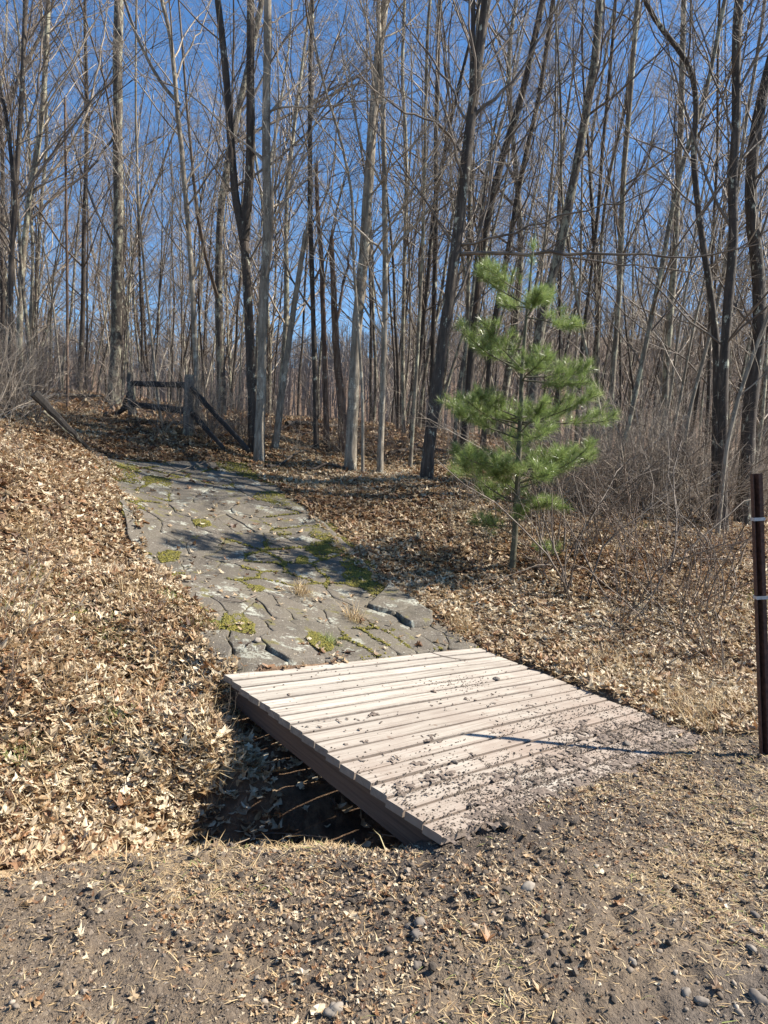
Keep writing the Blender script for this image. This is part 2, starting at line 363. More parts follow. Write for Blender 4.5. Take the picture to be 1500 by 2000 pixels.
def wood_mat(name, cols, dirt=True, ax=None):
    m, t, b = mat(name); b.inputs['Roughness'].default_value = .75
    ux = N(t, 'ShaderNodeAttribute', attribute_name='along'); uy = N(t, 'ShaderNodeAttribute', attribute_name='across')
    a = N(t, 'ShaderNodeAttribute', attribute_name='tint')
    cb = N(t, 'ShaderNodeCombineXYZ')
    s1 = N(t, 'ShaderNodeMath', operation='MULTIPLY'); s1.inputs[1].default_value = 2.2; t.links.new(ux.outputs['Fac'], s1.inputs[0])
    s2 = N(t, 'ShaderNodeMath', operation='MULTIPLY'); s2.inputs[1].default_value = 75; t.links.new(uy.outputs['Fac'], s2.inputs[0])
    s3 = N(t, 'ShaderNodeMath', operation='MULTIPLY'); s3.inputs[1].default_value = 57; t.links.new(a.outputs['Fac'], s3.inputs[0])
    for i, s in enumerate((s1, s2, s3)): t.links.new(s.outputs[0], cb.inputs[i])
    g = nz(t, cb.outputs[0], 1, 5, .65); v = coords(t); n2 = nz(t, v, 2.2, 5, .65); n3 = nz(t, v, 30, 4)
    c = ramp(t, g, [(.34, cols[0]), (.46, cols[1]), (.68, cols[2])])
    c = mixc(t, ramp(t, a.outputs['Fac'], [(0, (.3, .3, .3)), (1, (0, 0, 0))]), c, cols[0])
    kv = N(t, 'ShaderNodeTexVoronoi'); kv.inputs['Scale'].default_value = 5.5; t.links.new(v, kv.inputs['Vector'])
    if dirt:  # knots and blotches, plus gap shade painted along the board edges
        kn = ramp(t, kv.outputs['Distance'], [(.05, (.8, .8, .8)), (.1, (0, 0, 0))]); c = mixc(t, kn, c, (.14, .09, .06))
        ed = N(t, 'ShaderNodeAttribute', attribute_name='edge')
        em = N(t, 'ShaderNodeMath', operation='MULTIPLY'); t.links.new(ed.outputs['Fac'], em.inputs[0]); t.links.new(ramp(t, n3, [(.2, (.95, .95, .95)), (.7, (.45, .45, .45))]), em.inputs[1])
        c = mixc(t, em.outputs[0], c, (.10, .075, .06))  # board edges and sides coloured darker so the gaps look shaded
        c = mixc(t, ramp(t, n2, [(.5, (0, 0, 0)), (.7, (.45, .45, .45))]), c, (.22, .19, .165))
    if dirt:
        fr = N(t, 'ShaderNodeAttribute', attribute_name='front')
        ml = N(t, 'ShaderNodeMath', operation='MULTIPLY'); t.links.new(fr.outputs['Fac'], ml.inputs[0])
        t.links.new(ramp(t, n2, [(.3, (.1, .1, .1)), (.65, (.85, .85, .85))]), ml.inputs[1])
        c = mixc(t, ml.outputs[0], c, (.235, .175, .135))
        c = mixc(t, ramp(t, n3, [(.66, (0, 0, 0)), (.75, (.4, .4, .4))]), c, (.2, .15, .12))
    t.links.new(c, b.inputs['Base Color']); bump(t, b, g, .35, .004); return m
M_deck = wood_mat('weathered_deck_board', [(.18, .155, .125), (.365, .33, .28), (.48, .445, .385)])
M_beam = wood_mat('dark_stained_beam', [(.05, .03, .022), (.09, .055, .04), (.13, .085, .06)], False)
M_rail = bark('old_split_rail', (.010, .008, .007), (.022, .018, .015), (.055, .045, .038), .04, (.12, .115, .09))
M_fpost = bark('grey_fence_post', (.05, .044, .038), (.15, .132, .115), (.27, .24, .205), .25, (.3, .28, .19))
def simple(name, c, rough=.5, metal=0, c2=None, sc=20):
    m, t, b = mat(name); b.inputs['Roughness'].default_value = rough; b.inputs['Metallic'].default_value = metal
    n = nz(t, coords(t), sc, 5); t.links.new(ramp(t, n, [(.35, c), (.7, c2 or tuple(min(1, x*1.6) for x in c))]), b.inputs['Base Color']); return m
M_rust = simple('brown_painted_steel', (.035, .015, .011), .75, .0, (.10, .045, .03), 38)
M_strap = simple('dull_metal_strap', (.33, .33, .34), .5, .3, (.5, .5, .52), 40)

# ------------------------------------------------------------------ ground sheet
def axis(lo, hi, c, step, grow):
    out = [c]; s = step
    while out[-1] < hi:
        out.append(out[-1]+s); s = step if out[-1] < c+3.0 else s*grow
    s = step; neg = [c]
    while neg[-1] > lo:
        neg.append(neg[-1]-s); s = step if neg[-1] > c-3.0 else s*grow
    return np.array(neg[::-1][:-1]+out)
gx = axis(-420, 420, 0, .016, 1.022); gy = axis(-60, 600, 4.0, .016, 1.022)
GX, GY = np.meshgrid(gx, gy, indexing='ij'); GZ = height(GX, GY)
nx, ny = GX.shape; idx = np.arange(nx*ny).reshape(nx, ny)
Q = np.stack([idx[:-1, :-1], idx[1:, :-1], idx[1:, 1:], idx[:-1, 1:]], -1).reshape(-1, 4)
gm = gravel_mask(GX, GY); ROADL = -.66*(GX-.75)+.75*(GY-2.05)
dks = np.clip(1.3*np.exp(-(seg_dist(GX, GY, [(.1, 2.85), (1.4, 3.5), (3.2, 4.7), (6, 7)])/.42)**2)+.8*fbm(GX*1.7, GY*1.7, 4, 61)-.12, 0, 1)*.9
road = sstep(.12, -.25, ROADL+.14*fbm(GX*2.5, GY*2.5, 3, 31))
obj('ground', mk_mesh('ground', np.stack([GX, GY, GZ], -1).reshape(-1, 3), Q, M_ground, True, {'gravel': gm.ravel(), 'road': road.ravel(), 'darksoil': dks.ravel()}), kind='structure')

# ------------------------------------------------------------------ path of flagstones
seeds_crop = [(330, 250), (250, 265), (420, 235), (330, 120), (430, 150), (560, 130), (680, 130), (540, 200), (640, 180), (760, 185), (800, 225), (500, 250),
 (610, 270), (700, 235), (290, 190), (395, 285), (370, 350), (470, 330), (560, 310), (640, 355), (720, 355), (820, 300), (900, 350), (860, 270),
 (300, 320), (420, 420), (500, 390), (610, 440), (700, 470), (800, 420), (880, 430), (950, 480), (960, 390), (470, 520), (560, 520), (700, 540), (820, 500),
 (1000, 540), (1100, 545), (680, 610), (900, 600), (1010, 620), (1060, 660), (560, 680), (760, 680), (870, 690), (960, 700), (640, 740), (770, 770),
 (940, 770), (1020, 770), (1170, 735), (1240, 800), (1180, 640), (1330, 690), (1420, 730), (1290, 730), (1400, 800), (1500, 800), (1550, 760),
 (740, 850), (900, 840), (660, 860), (1080, 830), (1600, 810)]
def clip(poly, p, n):
    out = []
    for i in range(len(poly)):
        a, b = poly[i], poly[(i+1) % len(poly)]
        da, db = np.dot(a-p, n), np.dot(b-p, n)
        if da <= 0: out.append(a)
        if (da < 0 < db) or (db < 0 < da): out.append(a+(b-a)*da/(da-db))
    return out
hull = [DBL[:2]-AX[:2]*.02-BP[:2]*.015, DBR[:2]-BP[:2]*.015, PRr[1][:2]+[.05, 0], PRr[3][:2]+[.1, 0], PRr[5][:2], PL[5][:2], PL[3][:2]-[.12, 0], PL[1][:2]-[.1, 0]]
rs_ = random.Random(3)
seeds_crop += [(x+rs_.uniform(-45, 45), y+rs_.uniform(-20, 20)) for x, y in seeds_crop[::4]]
sp = [ground_hit(100+x/2, 850+y/2)[:2] for x, y in seeds_crop]
pbed = np.array(PATHPOLY)
gx2 = np.arange(-5.5, 1.3, .06); gy2 = np.arange(4.4, 12.4, .06); A2, B2 = np.meshgrid(gx2, gy2, indexing='ij')
inn = in_poly(A2, B2, PATHPOLY); id2 = np.arange(A2.size).reshape(A2.shape)
qq = np.stack([id2[:-1, :-1], id2[1:, :-1], id2[1:, 1:], id2[:-1, 1:]], -1)[inn[:-1, :-1] & inn[1:, 1:] & inn[1:, :-1] & inn[:-1, 1:]]
M_bed = simple('path_bed_soil', (.06, .05, .03), .95, 0, (.13, .11, .06), 14)
path = obj('path', mk_mesh('path', np.stack([A2, B2, height(A2, B2, False)+.013], -1).reshape(-1, 3), qq, M_bed, True), kind='structure')
def chaikin(p):
    q = np.roll(p, -1, 0); return np.stack([p*.93+q*.07, p*.07+q*.93], 1).reshape(-1, 2)
JP = []
for k, s in enumerate(sp):
    poly = [np.array(h) for h in hull]
    for j, q in enumerate(sp):
        if j != k:
            n = q-s; L = np.linalg.norm(n)
            if L < 1e-4: continue
            poly = clip(poly, (s+q)/2-n/L*(.002+.011*random.random()**2), n/L)
            if len(poly) < 3: break
    if len(poly) < 3: continue
    p = chaikin(np.array(poly)); e = []
    for i in range(len(p)):
        a, b = p[i], p[(i+1) % len(p)]; m = max(1, int(np.linalg.norm(b-a)/.05))
        for j in range(m): e.append(a+(b-a)*j/m)
    e = np.array(e); c = e.mean(0)
    if len(e) < 5: continue
    e = e+.05*np.stack([fbm(e[:, 0]*6, e[:, 1]*6, 4, 50), fbm(e[:, 0]*6, e[:, 1]*6, 4, 60)], -1)
    JP.append(e)
    rings = []; zt = .02+.012*random.random()**2; tx, ty = (random.random()-.5)*.035, (random.random()-.5)*.035
    cr = seeds_crop[k]
    if cr in [(1330, 690), (1420, 730)]: zt += .055
    if cr in [(740, 850), (660, 860), (900, 840)]: zt += .03
    for f, dz in ((1.0, -.25 if cr[1] > 790 else -.1), (1.0, -.005), (.985, .0), (.9, .001), (.6, .001), (.3, .0)):
        xy = c+(e-c)*f if f < .98 else (e if f == 1 else c+(e-c)*(1-.006/np.maximum(.05, np.linalg.norm(e-c, axis=1)))[:, None])
        z = height(xy[:, 0], xy[:, 1], False)+zt+dz+tx*(xy[:, 0]-c[0])+ty*(xy[:, 1]-c[1])+(.012*fbm(xy[:, 0]*5, xy[:, 1]*5, 4, 70) if dz > -.01 else 0)
        rings.append(np.column_stack([xy, z]))
    m = len(e); V = np.concatenate(rings+[np.array([[c[0], c[1], rings[-1][:, 2].mean()]])]); nr = len(rings)
    i, j = np.meshgrid(np.arange(nr-1), np.arange(m), indexing='ij'); j2 = (j+1) % m
    Qs = np.stack([i*m+j, i*m+j2, (i+1)*m+j2, (i+1)*m+j], -1).reshape(-1, 4)
    Tt = np.stack([(nr-1)*m+np.arange(m), (nr-1)*m+(np.arange(m)+1) % m, np.full(m, nr*m)], -1)
    area2 = np.sum(e[:, 0]*np.roll(e[:, 1], -1)-e[:, 1]*np.roll(e[:, 0], -1))
    if area2 < 0: Qs = Qs[:, ::-1]; Tt = Tt[:, ::-1]
    obj('flagstone', mk_mesh('flagstone', V, [Qs, Tt], M_rock, True, {'tint': np.full(len(V), random.random())}), path)

# ------------------------------------------------------------------ footbridge deck
br = thing('footbridge', DBL, 'low weathered plank footbridge with stepped board ends, spanning the ditch to the stone path', 'footbridge')
nb = 17; sp_ = DEP/nb; bw = sp_-.021
ba = []; VV, FF, AT, AL, AC, FR, SEAM_SHADE = [], [], [], [], [], [], []; nv = 0
for i in range(nb):
    v0 = i*sp_; sk = SKEW*(i+.5)/nb
    o = DBL-DBL+BP*v0+AX*(sk+(random.random()-.5)*.02)
    L = WID+(random.random()-.5)*.02; dz = (random.random()-.5)*.005
    ns = 24; prof = [(0, -.038), (0, -.004), (.004, 0), (bw*.12, .0005), (bw*.88, .0005), (bw-.004, 0), (bw, -.004), (bw, -.038)]; seam_shade_prof = [1, 1, .8, 0, 0, .8, 1, 1]
    P = []
    for s in range(ns+1):
        SEAM_SHADE += seam_shade_prof
        for (q, z) in prof:
            P.append(o+AX*(L*s/ns)+BP*(q+.002*float(noise(s*.7, i*3.1, 8)))+ND*(z+dz+.005*float(noise(s*.4, i*7.7, 9))))
            AL.append(L*s/ns+i*3.3); AC.append(q+z); FR.append(min(1, max(0, (v0+q)/DEP*1.5-.45+.35*s/ns)))
    P = np.array(P); m = len(prof)
    a, b = np.meshgrid(np.arange(ns), np.arange(m), indexing='ij'); b2 = (b+1) % m
    FF.append(np.stack([a*m+b, (a+1)*m+b, (a+1)*m+b2, a*m+b2], -1).reshape(-1, 4)[:, ::-1]+nv)
    for e0, fl in ((0, 1), (ns*m, 0)):
        cap = np.array([[0, 1, 6, 7], [1, 2, 5, 6], [2, 3, 4, 5]])+e0
        FF.append((cap if fl else cap[:, ::-1])+nv)
    VV.append(P); AT += [random.random()]*len(P); nv += len(P)
obj('deck_boards', mk_mesh('deck_boards', np.concatenate(VV), FF, M_deck, False, {'tint': AT, 'along': AL, 'across': AC, 'front': FR, 'edge': SEAM_SHADE}), br)
for q in (.045, WID*.36, WID*.68, WID-.10):
    V, Fq = box(AX*q-ND*.041+BX*0.0, AX*.045, BX*.985, -ND*.14)
    d = np.array([0, 0, 1, 1, 0, 0, 1, 1.])
    me = mk_mesh('stringer', V, Fq, M_beam, False, {'tint': [.5]*8, 'along': d*2, 'across': np.array([0, 0, 0, 0, 1, 1, 1, 1])*.14, 'front': [0]*8})
    obj('stringer', me, br)

# ------------------------------------------------------------------ steel post
def build_post():
    top, bot = atY(1474, 925, 4.42), atY(1491, 1448, 4.42)
    Lp = np.linalg.norm(top-bot); ax = (top-bot)/Lp
    side = nrm(np.cross(ax, [0, 1., 0])); side = side*np.sign(side[0]); fwd = np.cross(ax, side)
    if fwd[1] > 0: fwd = -fwd      # towards the camera
    root = thing('signpost', bot, 'rusty brown perforated steel channel post with two silver bands standing in the verge', 'post')
    acc = Acc(); pitch = .0254; n = int((Lp+.25)/pitch); x0, x1 = -.029, -.010; hw = .0045; xc = (x0+x1)/2; th = .004
    ys = []
    for s in range(n):
        z = Lp-(s+1)*pitch
        # square ring around one hole, four boxes
        for (a, b, c, d) in ((x0, xc-hw, z, z+pitch), (xc+hw, x1, z, z+pitch), (xc-hw, xc+hw, z, z+pitch/2-hw), (xc-hw, xc+hw, z+pitch/2+hw, z+pitch)):
            V, Fq = box(side*a+ax*c, side*(b-a), fwd*th, ax*(d-c)); acc.add(V, Fq)
    prof = [(x1, 0), (.002, .045), (.025, .045)]
    for (a, b), (c, d) in zip(prof[:-1], prof[1:]):
        u = side*(c-a)+fwd*(d-b); nn = nrm(np.cross(ax, u))
        V, Fq = box(side*a+fwd*b-ax*.25, u, nn*.004, ax*(Lp+.25)); acc.add(V, Fq)
    u = side*-.004+fwd*.045
    V, Fq = box(side*x0-ax*.25, u, nrm(np.cross(ax, u))*.004, ax*(Lp+.25)); acc.add(V, Fq)
    obj('channel', acc.mesh('channel', M_rust), root)
    for py in (1016, 1168):
        z = np.dot(atY(1480, py, 4.42)-bot, ax); acc = Acc()
        loop = [(-.032, -.004), (-.037, .049), (.006, .052), (.028, .052), (.028, .036), (0, -.008)]
        for (a, b), (c, d) in zip(loop, loop[1:]+loop[:1]):
            u = side*(c-a)+fwd*(d-b); V, Fq = box(side*a+fwd*b+ax*z, u, nrm(np.cross(u, ax))*.0015, ax*.02); acc.add(V, Fq)
        obj('strap', acc.mesh('strap', M_strap), root)
build_post()

# ------------------------------------------------------------------ trees
def resample(P, R, n):
    P = np.asarray(P, float); R = np.asarray(R, float)
    d = np.concatenate([[0], np.cumsum(np.linalg.norm(np.diff(P, axis=0), axis=1))]); t = np.linspace(0, d[-1], n)
    # smooth interpolation
    out = np.stack([np.interp(t, d, P[:, i]) for i in range(3)], -1)
    k = np.array([.25, .5, .25])
    for _ in range(2):
        o2 = out.copy(); o2[1:-1] = out[:-2]*.25+out[1:-1]*.5+out[2:]*.25; out = o2
    return out, np.interp(t, d, R)
def grow(P, R, k, t0, t1, a0, a1, l0, l1, n, up=.06, jit=.16, minr=.0016, rr=.55, lens=None):
    """k children on every polyline of P; all returned with n points"""
    B, m, _ = P.shape; L = np.linalg.norm(np.diff(P, axis=1), axis=2).sum(1) if lens is None else lens
    t = np.sort(t0+(t1-t0)*rng.random((B, k)), 1); f = t*(m-1); i = np.minimum(f.astype(int), m-2); g = (f-i)[..., None]
    bi = np.arange(B)[:, None]
    p = P[bi, i]*(1-g)+P[bi, i+1]*g; r = (R[bi, i]*(1-g[..., 0])+R[bi, i+1]*g[..., 0])
    T = nrm(P[bi, i+1]-P[bi, i]); q = rng.normal(size=T.shape); perp = nrm(q-T*(q*T).sum(-1, keepdims=True))
    a = (a0+(a1-a0)*rng.random((B, k, 1))); d = nrm(T*np.cos(a)+perp*np.sin(a))
    d[..., 2] = np.where(d[..., 2] < -.15, -d[..., 2]*.3, d[..., 2]); d = nrm(d)
    Ls = L[:, None]*(l0+(l1-l0)*rng.random((B, k)))*(1.15-.55*t)
    p = p.reshape(-1, 3); d = d.reshape(-1, 3); Ls = Ls.ravel(); r = r.ravel()
    out = np.empty((B*k, n, 3)); out[:, 0] = p
    for s in range(1, n):
        d = nrm(d+np.array([0, 0, up])+jit*rng.normal(size=d.shape)); out[:, s] = out[:, s-1]+d*(Ls/(n-1))[:, None]
    rb = np.maximum(np.minimum(r*rr, Ls*.0062+.0012), minr)
    RR = rb[:, None]*np.linspace(1, .3, n)[None]; RR = np.maximum(RR, minr*.7)
    return out, RR, Ls
def branch_set(acc, P, R, spec, lens=None, minr=.0012, sides0=5):
    """spec: list of (k,t0,t1,a0,a1,l0,l1,n,up,jit)"""
    L = lens
    for lv, sp in enumerate(spec):
        k, t0, t1, a0, a1, l0, l1, n, up, jit = sp
        P, R, L = grow(P, R, k, t0, t1, a0, a1, l0, l1, n, up, jit, minr, .5 if lv == 0 else .6, lens=L)
        V, Q = tubes(P, R, sides0 if lv == 0 else 3); acc.add(V, Q)
SPEC = [(22, .22, .97, .5, 1.0, .16, .34, 9, .07, .11), (7, .2, .95, .45, 1.0, .25, .5, 6, .05, .16), (6, .15, .95, .4, 1.0, .25, .5, 4, .03, .2), (4, .15, .9, .4, 1.1, .3, .65, 3, 0, .2)]
def trunk_mesh(P, R, sides=12, base=None, mt=None, flare=1.35, jag=0):
    n = max(14, int(len(P)*1)); P, R = resample(P, R, 40)
    R = R*(1+.10*fbm(np.arange(40)*.35+rng.random()*99, np.zeros(40), 3, 3)); tt = np.linspace(0, 1, 40)
    d = np.linalg.norm(P-P[0], axis=1); R = R*(1+(flare-1)*np.exp(-d/.35))
    P = P+np.stack([.25*R*fbm(tt*9+5, tt*0, 2, 7), .25*R*fbm(tt*9+50, tt*0, 2, 8), 0*R], -1)
    V, Q = tubes(P[None], R[None], sides, .10)
    if jag:
        V = V.reshape(40, sides, 3); V[-1, :, 2] += (rng.random(sides)**2)*jag; V[-2, :, 2] += .1*rng.random(sides); V = V.reshape(-1, 3)
    return V-base, Q, P, R
def hero(name, pix, Y, wpx, mt, twig, label, extras=(), top=13., spec=SPEC, jag=0, bscale=1, lean_out=0, flare=1.35, cat='tree', kmul=1, limbs=()):
    """pix: (px,py) bottom to top"""
    b = atY(*pix[0], Y); P = [atY(x, y, Y+lean_out*i) for i, (x, y) in enumerate(pix)]
    b[2] = min(b[2], 50); z0 = hgt(b[0], b[1], False); root = b.copy(); root[2] = z0
    P[0][2] = min(P[0][2], z0)-.15
    ws = .77*np.linspace(wpx[0], wpx[1], len(pix))/F*Y/2
    if not jag and top:
        d = nrm(P[-1]-P[-2])*.7+np.array([0, 0, .3]); h = P[-1][2]; cur = P[-1].copy(); r = ws[-1]
        k = 0; W = list(ws)
        n = max(2, int((top-h)/1.2)) if top > h else 2
        for k in range(n):
            cur = cur+d*1.2+rng.normal(size=3)*.08; P.append(cur.copy()); W.append(r*(1-(k+1)/(n+.3)))
        ws = np.array(W)
    o = thing(name, root, label, cat)
    V, Q, Pt, Rt = trunk_mesh(P, ws, 12, root, mt, flare, jag)
    acc = Acc(); acc.add(V, Q)
    for lp, w0, w1 in limbs:     # forks that are real stems
        LP = [atY(x, y, Y) for x, y in lp]; Wl = list(np.linspace(w0, w1, len(lp))/F*Y/2)
        c = LP[-1].copy(); d = nrm(LP[-1]-LP[-2])
        for k in range(3): c = c+d*1.1+rng.normal(size=3)*.08; LP.append(c.copy()); Wl.append(Wl[len(lp)-1]*(1-(k+1)/3.3))
        a, r_ = resample(LP, Wl, 30); V, Q = tubes(a[None], r_[None], 10, .08); acc.add(V-root, Q)
        acc2 = Acc(); branch_set(acc2, a[None], r_[None], [(int(12*bscale), .1, .97, .5, 1.0, .2, .4, 8, .07, .11)]+list(spec[1:]))
        limb_b = acc2; obj('branches', mk_mesh('branches', np.concatenate(limb_b.V)-root, np.concatenate(limb_b.F[4]), twig, True), o)
    obj('trunk', mk_mesh('trunk', np.concatenate(acc.V), [np.concatenate(acc.F[4])], mt, True), o)
    acc = Acc()
    if spec:
        s = [list(q) for q in spec]; s[0][0] = max(2, int(s[0][0]*bscale))
        branch_set(acc, Pt[None], Rt[None], s)
    for ex in extras:
        lp, w0, dY = ex; LP = np.array([atY(x, y, Y+dY*i/(len(lp)-1)) for i, (x, y) in enumerate(lp)])
        c = LP[-1]; d = nrm(LP[-1]-LP[-2]); LP = np.vstack([LP, c+d*.5+[0, 0, .1], c+d*.9+[0, 0, .3]])
        a, r_ = resample(LP, np.linspace(w0, w0*.2, len(LP))/F*Y/2, 16)
        a = a+.015*rng.normal(size=a.shape); V, Q = tubes(a[None], r_[None], 6); acc.add(V, Q)
        branch_set(acc, a[None], r_[None], [(10, .15, .98, .4, 1.0, .15, .35, 6, .06, .14), (5, .15, .95, .4, 1., .3, .6, 4, .04, .18), (3, .2, .9, .4, 1., .3, .6, 3, .02, .2)])
    if acc.n: obj('branches', mk_mesh('branches', np.concatenate(acc.V)-root, np.concatenate(acc.F[4]), twig, True), o)
    return o
low = [(22, .3, .97, .5, 1.0, .16, .34, 9, .07, .11)]+SPEC[1:]
thin = [(13, .3, .97, .5, 1.0, .14, .3, 8, .08, .11), (6, .2, .95, .45, 1., .25, .5, 5, .05, .16), (5, .15, .95, .4, 1., .3, .55, 4, .03, .2)]
hero('hardwood_tree', [(222, 792), (225, 700), (228, 600), (231, 450), (230, 250), (232, 0)], 17, (27, 22), M_oak, M_twig, 'straight thick tree with lichen patched furrowed bark and mossy foot behind the fence', bscale=.5, top=17, flare=1.7,
     extras=[([(228, 255), (180, 330), (110, 380), (50, 440), (5, 480)], 5, -1)])
hero('hardwood_tree', [(22, 820), (20, 700), (22, 520), (27, 420), (37, 280), (45, 150), (50, 0)], 12, (13, 11), M_dark, M_twig, 'dark slender tree rising from the brush, leftmost trunk in the photo', limbs=[([(30, 390), (15, 240), (-5, 140)], 8, 5)],
     extras=[([(32, 400), (80, 330), (130, 270), (180, 190), (230, 150)], 5, .5), ([(36, 300), (70, 200), (85, 90), (80, 0)], 5, .3)])
hero('hardwood_tree', [(40, 820), (38, 650), (42, 520), (58, 380), (80, 260), (90, 120), (95, 0)], 15, (15, 12), M_mott, M_twigp, 'grey mottled tree curving away from the dark leftmost trunk', extras=[([(60, 380), (120, 320), (180, 200), (200, 90)], 6, .5)])
hero('dead_stem', [(133, 780), (131, 500), (128, 300), (127, 196)], 15, (7, 5), M_red, M_twigr, 'thin reddish dead stem with a snapped top, left of the thick lichen patched tree', jag=.12, spec=None, flare=1.1, cat='dead tree')
hero('young_tree', [(318, 800), (300, 700), (285, 560), (270, 400), (265, 200), (266, 0)], 14, (7, 5), M_pale, M_twigp, 'pale pole thin tree just right of the thick lichen patched trunk', spec=thin, top=12)
hero('hardwood_tree', [(388, 800), (385, 760), (380, 650), (375, 550), (367, 440), (360, 350), (352, 260), (345, 200), (340, 130), (333, 60), (315, 0)], 13.5, (14, 10), M_pale, M_twigp, 'pale whitish slim tree behind the nearer fence post with one long arm',
     limbs=[([(352, 205), (318, 170), (290, 120), (262, 60), (243, 0)], 7, 5)], extras=[([(345, 150), (362, 110), (385, 70), (405, 20)], 4, .4), ([(362, 360), (390, 320), (420, 270)], 4, .3)])
hero('twin_stem_tree', [(500, 845), (490, 700), (483, 560), (475, 450), (460, 400), (450, 250), (437, 90), (425, 0)], 12.6, (26, 15), M_dark, M_twig, 'dark forked tree whose two stems part halfway up, beside the end of the rails', bscale=.6,
     limbs=[([(476, 470), (484, 400), (490, 300), (489, 150), (490, 0)], 20, 14)])
hero('hardwood_tree', [(508, 845), (513, 650), (518, 520), (524, 420), (519, 300), (522, 150), (524, 0)], 12.2, (24, 19), M_pale, M_twigp, 'smooth grey straight tree touching the forked dark tree', bscale=.7, extras=[([(530, 215), (570, 205), (620, 215), (680, 195), (740, 195)], 4, -.5)])
hero('leaning_tree', [(537, 842), (548, 790), (553, 745), (563, 680), (580, 560), (590, 500), (597, 460)], 13, (17, 12), M_pale, M_twigp, 'short leaning pale grey trunk broken off at the top', jag=.1, spec=None, extras=[([(597, 465), (604, 420), (610, 380)], 5, 0)], flare=1.5)
hero('hardwood_tree', [(620, 850), (613, 650), (608, 500), (605, 400), (606, 250), (606, 120), (612, 0)], 13.6, (13, 10), M_dark, M_twig, 'dark upright tree standing against the two broken snags', bscale=.8)
hero('broken_snag', [(640, 850), (634, 700), (628, 500), (621, 430), (617, 330)], 14, (15, 9), M_red, M_twigr, 'tall splintered reddish snag with a pale jagged tip', jag=.3, spec=None, cat='dead tree')
hero('broken_snag', [(676, 862), (668, 800), (658, 700), (651, 560), (647, 468)], 13.5, (24, 12), M_red, M_twigr, 'shorter brown snag with a ragged flat top, right of the taller snag', jag=.25, spec=None, cat='dead tree', flare=1.7,
     extras=[([(655, 640), (668, 570), (682, 500)], 7, .2)])
hero('hardwood_tree', [(687, 872), (690, 750), (700, 600), (712, 480), (720, 350), (728, 250), (737, 130), (747, 40), (752, 0)], 12.4, (28, 20), M_pale, M_twigp, 'stout slightly leaning grey tree with bark in strips right of the snags', bscale=.8)
hero('young_tree', [(710, 918), (708, 760), (697, 600), (690, 515), (689, 375), (660, 250), (630, 160)], 12, (8, 6), M_pale, M_twigp, 'thin wavy pale stem in front of the stout peeling tree', spec=thin, top=10)
hero('hardwood_tree', [(742, 922), (746, 800), (752, 620), (752, 480), (751, 330), (748, 200), (742, 100), (738, 0)], 12.3, (15, 11), M_pale, M_twigp, 'slim straight grey tree with a low forked arm between two stouter trees',
     limbs=[([(754, 520), (770, 478), (812, 440), (850, 395)], 6, 4)], extras=[([(750, 495), (715, 465), (680, 430), (655, 400)], 5, -.4)])
hero('young_tree', [(800, 930), (805, 850), (815, 700), (825, 500), (830, 300), (835, 50)], 12.8, (10, 8), M_mott, M_twigp, 'slim mottled young tree just left of the big dark tree', spec=thin)
hero('young_tree', [(842, 800), (846, 675), (850, 500), (852, 400), (851, 300), (855, 150), (858, 0)], 16, (13, 10), M_dark, M_twig, 'straight dark tree seen just behind the big leaning dark tree', spec=thin)
hero('large_tree', [(832, 940), (845, 800), (860, 700), (875, 600), (888, 500), (897, 425), (906, 350), (920, 225), (935, 125), (950, 0)], 11.6, (30, 23), M_dark, M_twig, 'big dark leaning tree nearest the pine sapling, with long level boughs', top=15, bscale=1.0,
     limbs=[([(900, 440), (915, 320), (922, 150), (925, 0)], 10, 8)],
     extras=[([(895, 492), (950, 493), (1030, 496), (1110, 500), (1180, 494), (1260, 497), (1340, 506)], 8, -1.5), ([(900, 480), (960, 468), (1040, 440), (1120, 415), (1200, 400)], 5, -1), ([(905, 360), (880, 250), (820, 230), (770, 205)], 6, -1),
             ([(1108, 500), (1160, 510), (1230, 520), (1300, 522), (1400, 545)], 4, 0), ([(922, 225), (960, 200), (1020, 140), (1080, 30)], 7, 0), ([(918, 250), (870, 150), (830, 95), (800, 60)], 5, .5)])
hero('hardwood_tree', [(905, 860), (915, 760), (922, 680), (932, 580), (940, 510), (955, 415), (972, 340), (997, 260), (1017, 200), (1037, 110), (1060, 0)], 14, (20, 15), M_dark, M_twig, 'dark tree fanning to the right, behind the big dark tree', bscale=.8)
hero('young_tree', [(905, 800), (912, 650), (915, 550), (916, 450), (920, 300), (930, 100), (935, 0)], 15.5, (11, 8), M_mott, M_twigp, 'greenish mottled slim tree between the big dark tree and the fanning dark one', spec=thin)
hero('hardwood_tree', [(948, 780), (960, 660), (972, 590), (986, 520), (1000, 450), (1012, 370), (1040, 250), (1062, 140), (1080, 0)], 15, (15, 11), M_dark, M_twig, 'dark brown tree sloping up to the right, behind the top of the pine sapling')
hero('hardwood_tree', [(1030, 880), (1040, 760), (1050, 660), (1062, 610), (1076, 550), (1095, 475), (1112, 400), (1122, 340), (1137, 270), (1150, 200), (1165, 100), (1172, 0)], 13.5, (25, 20), M_oak, M_twig, 'stout grey leaning tree rising behind the pine sapling', bscale=.8, top=14,
     extras=[([(1165, 110), (1195, 50), (1230, 0)], 5, 0), ([(1150, 220), (1200, 190), (1260, 130), (1330, 60)], 5, -1)])
hero('young_tree', [(1125, 870), (1130, 760), (1140, 650), (1150, 575), (1161, 475), (1170, 400), (1176, 300), (1186, 200), (1195, 100), (1203, 0)], 14.5, (10, 8), M_dark, M_twig, 'slender dark tree right of the stout leaning grey one', spec=thin)
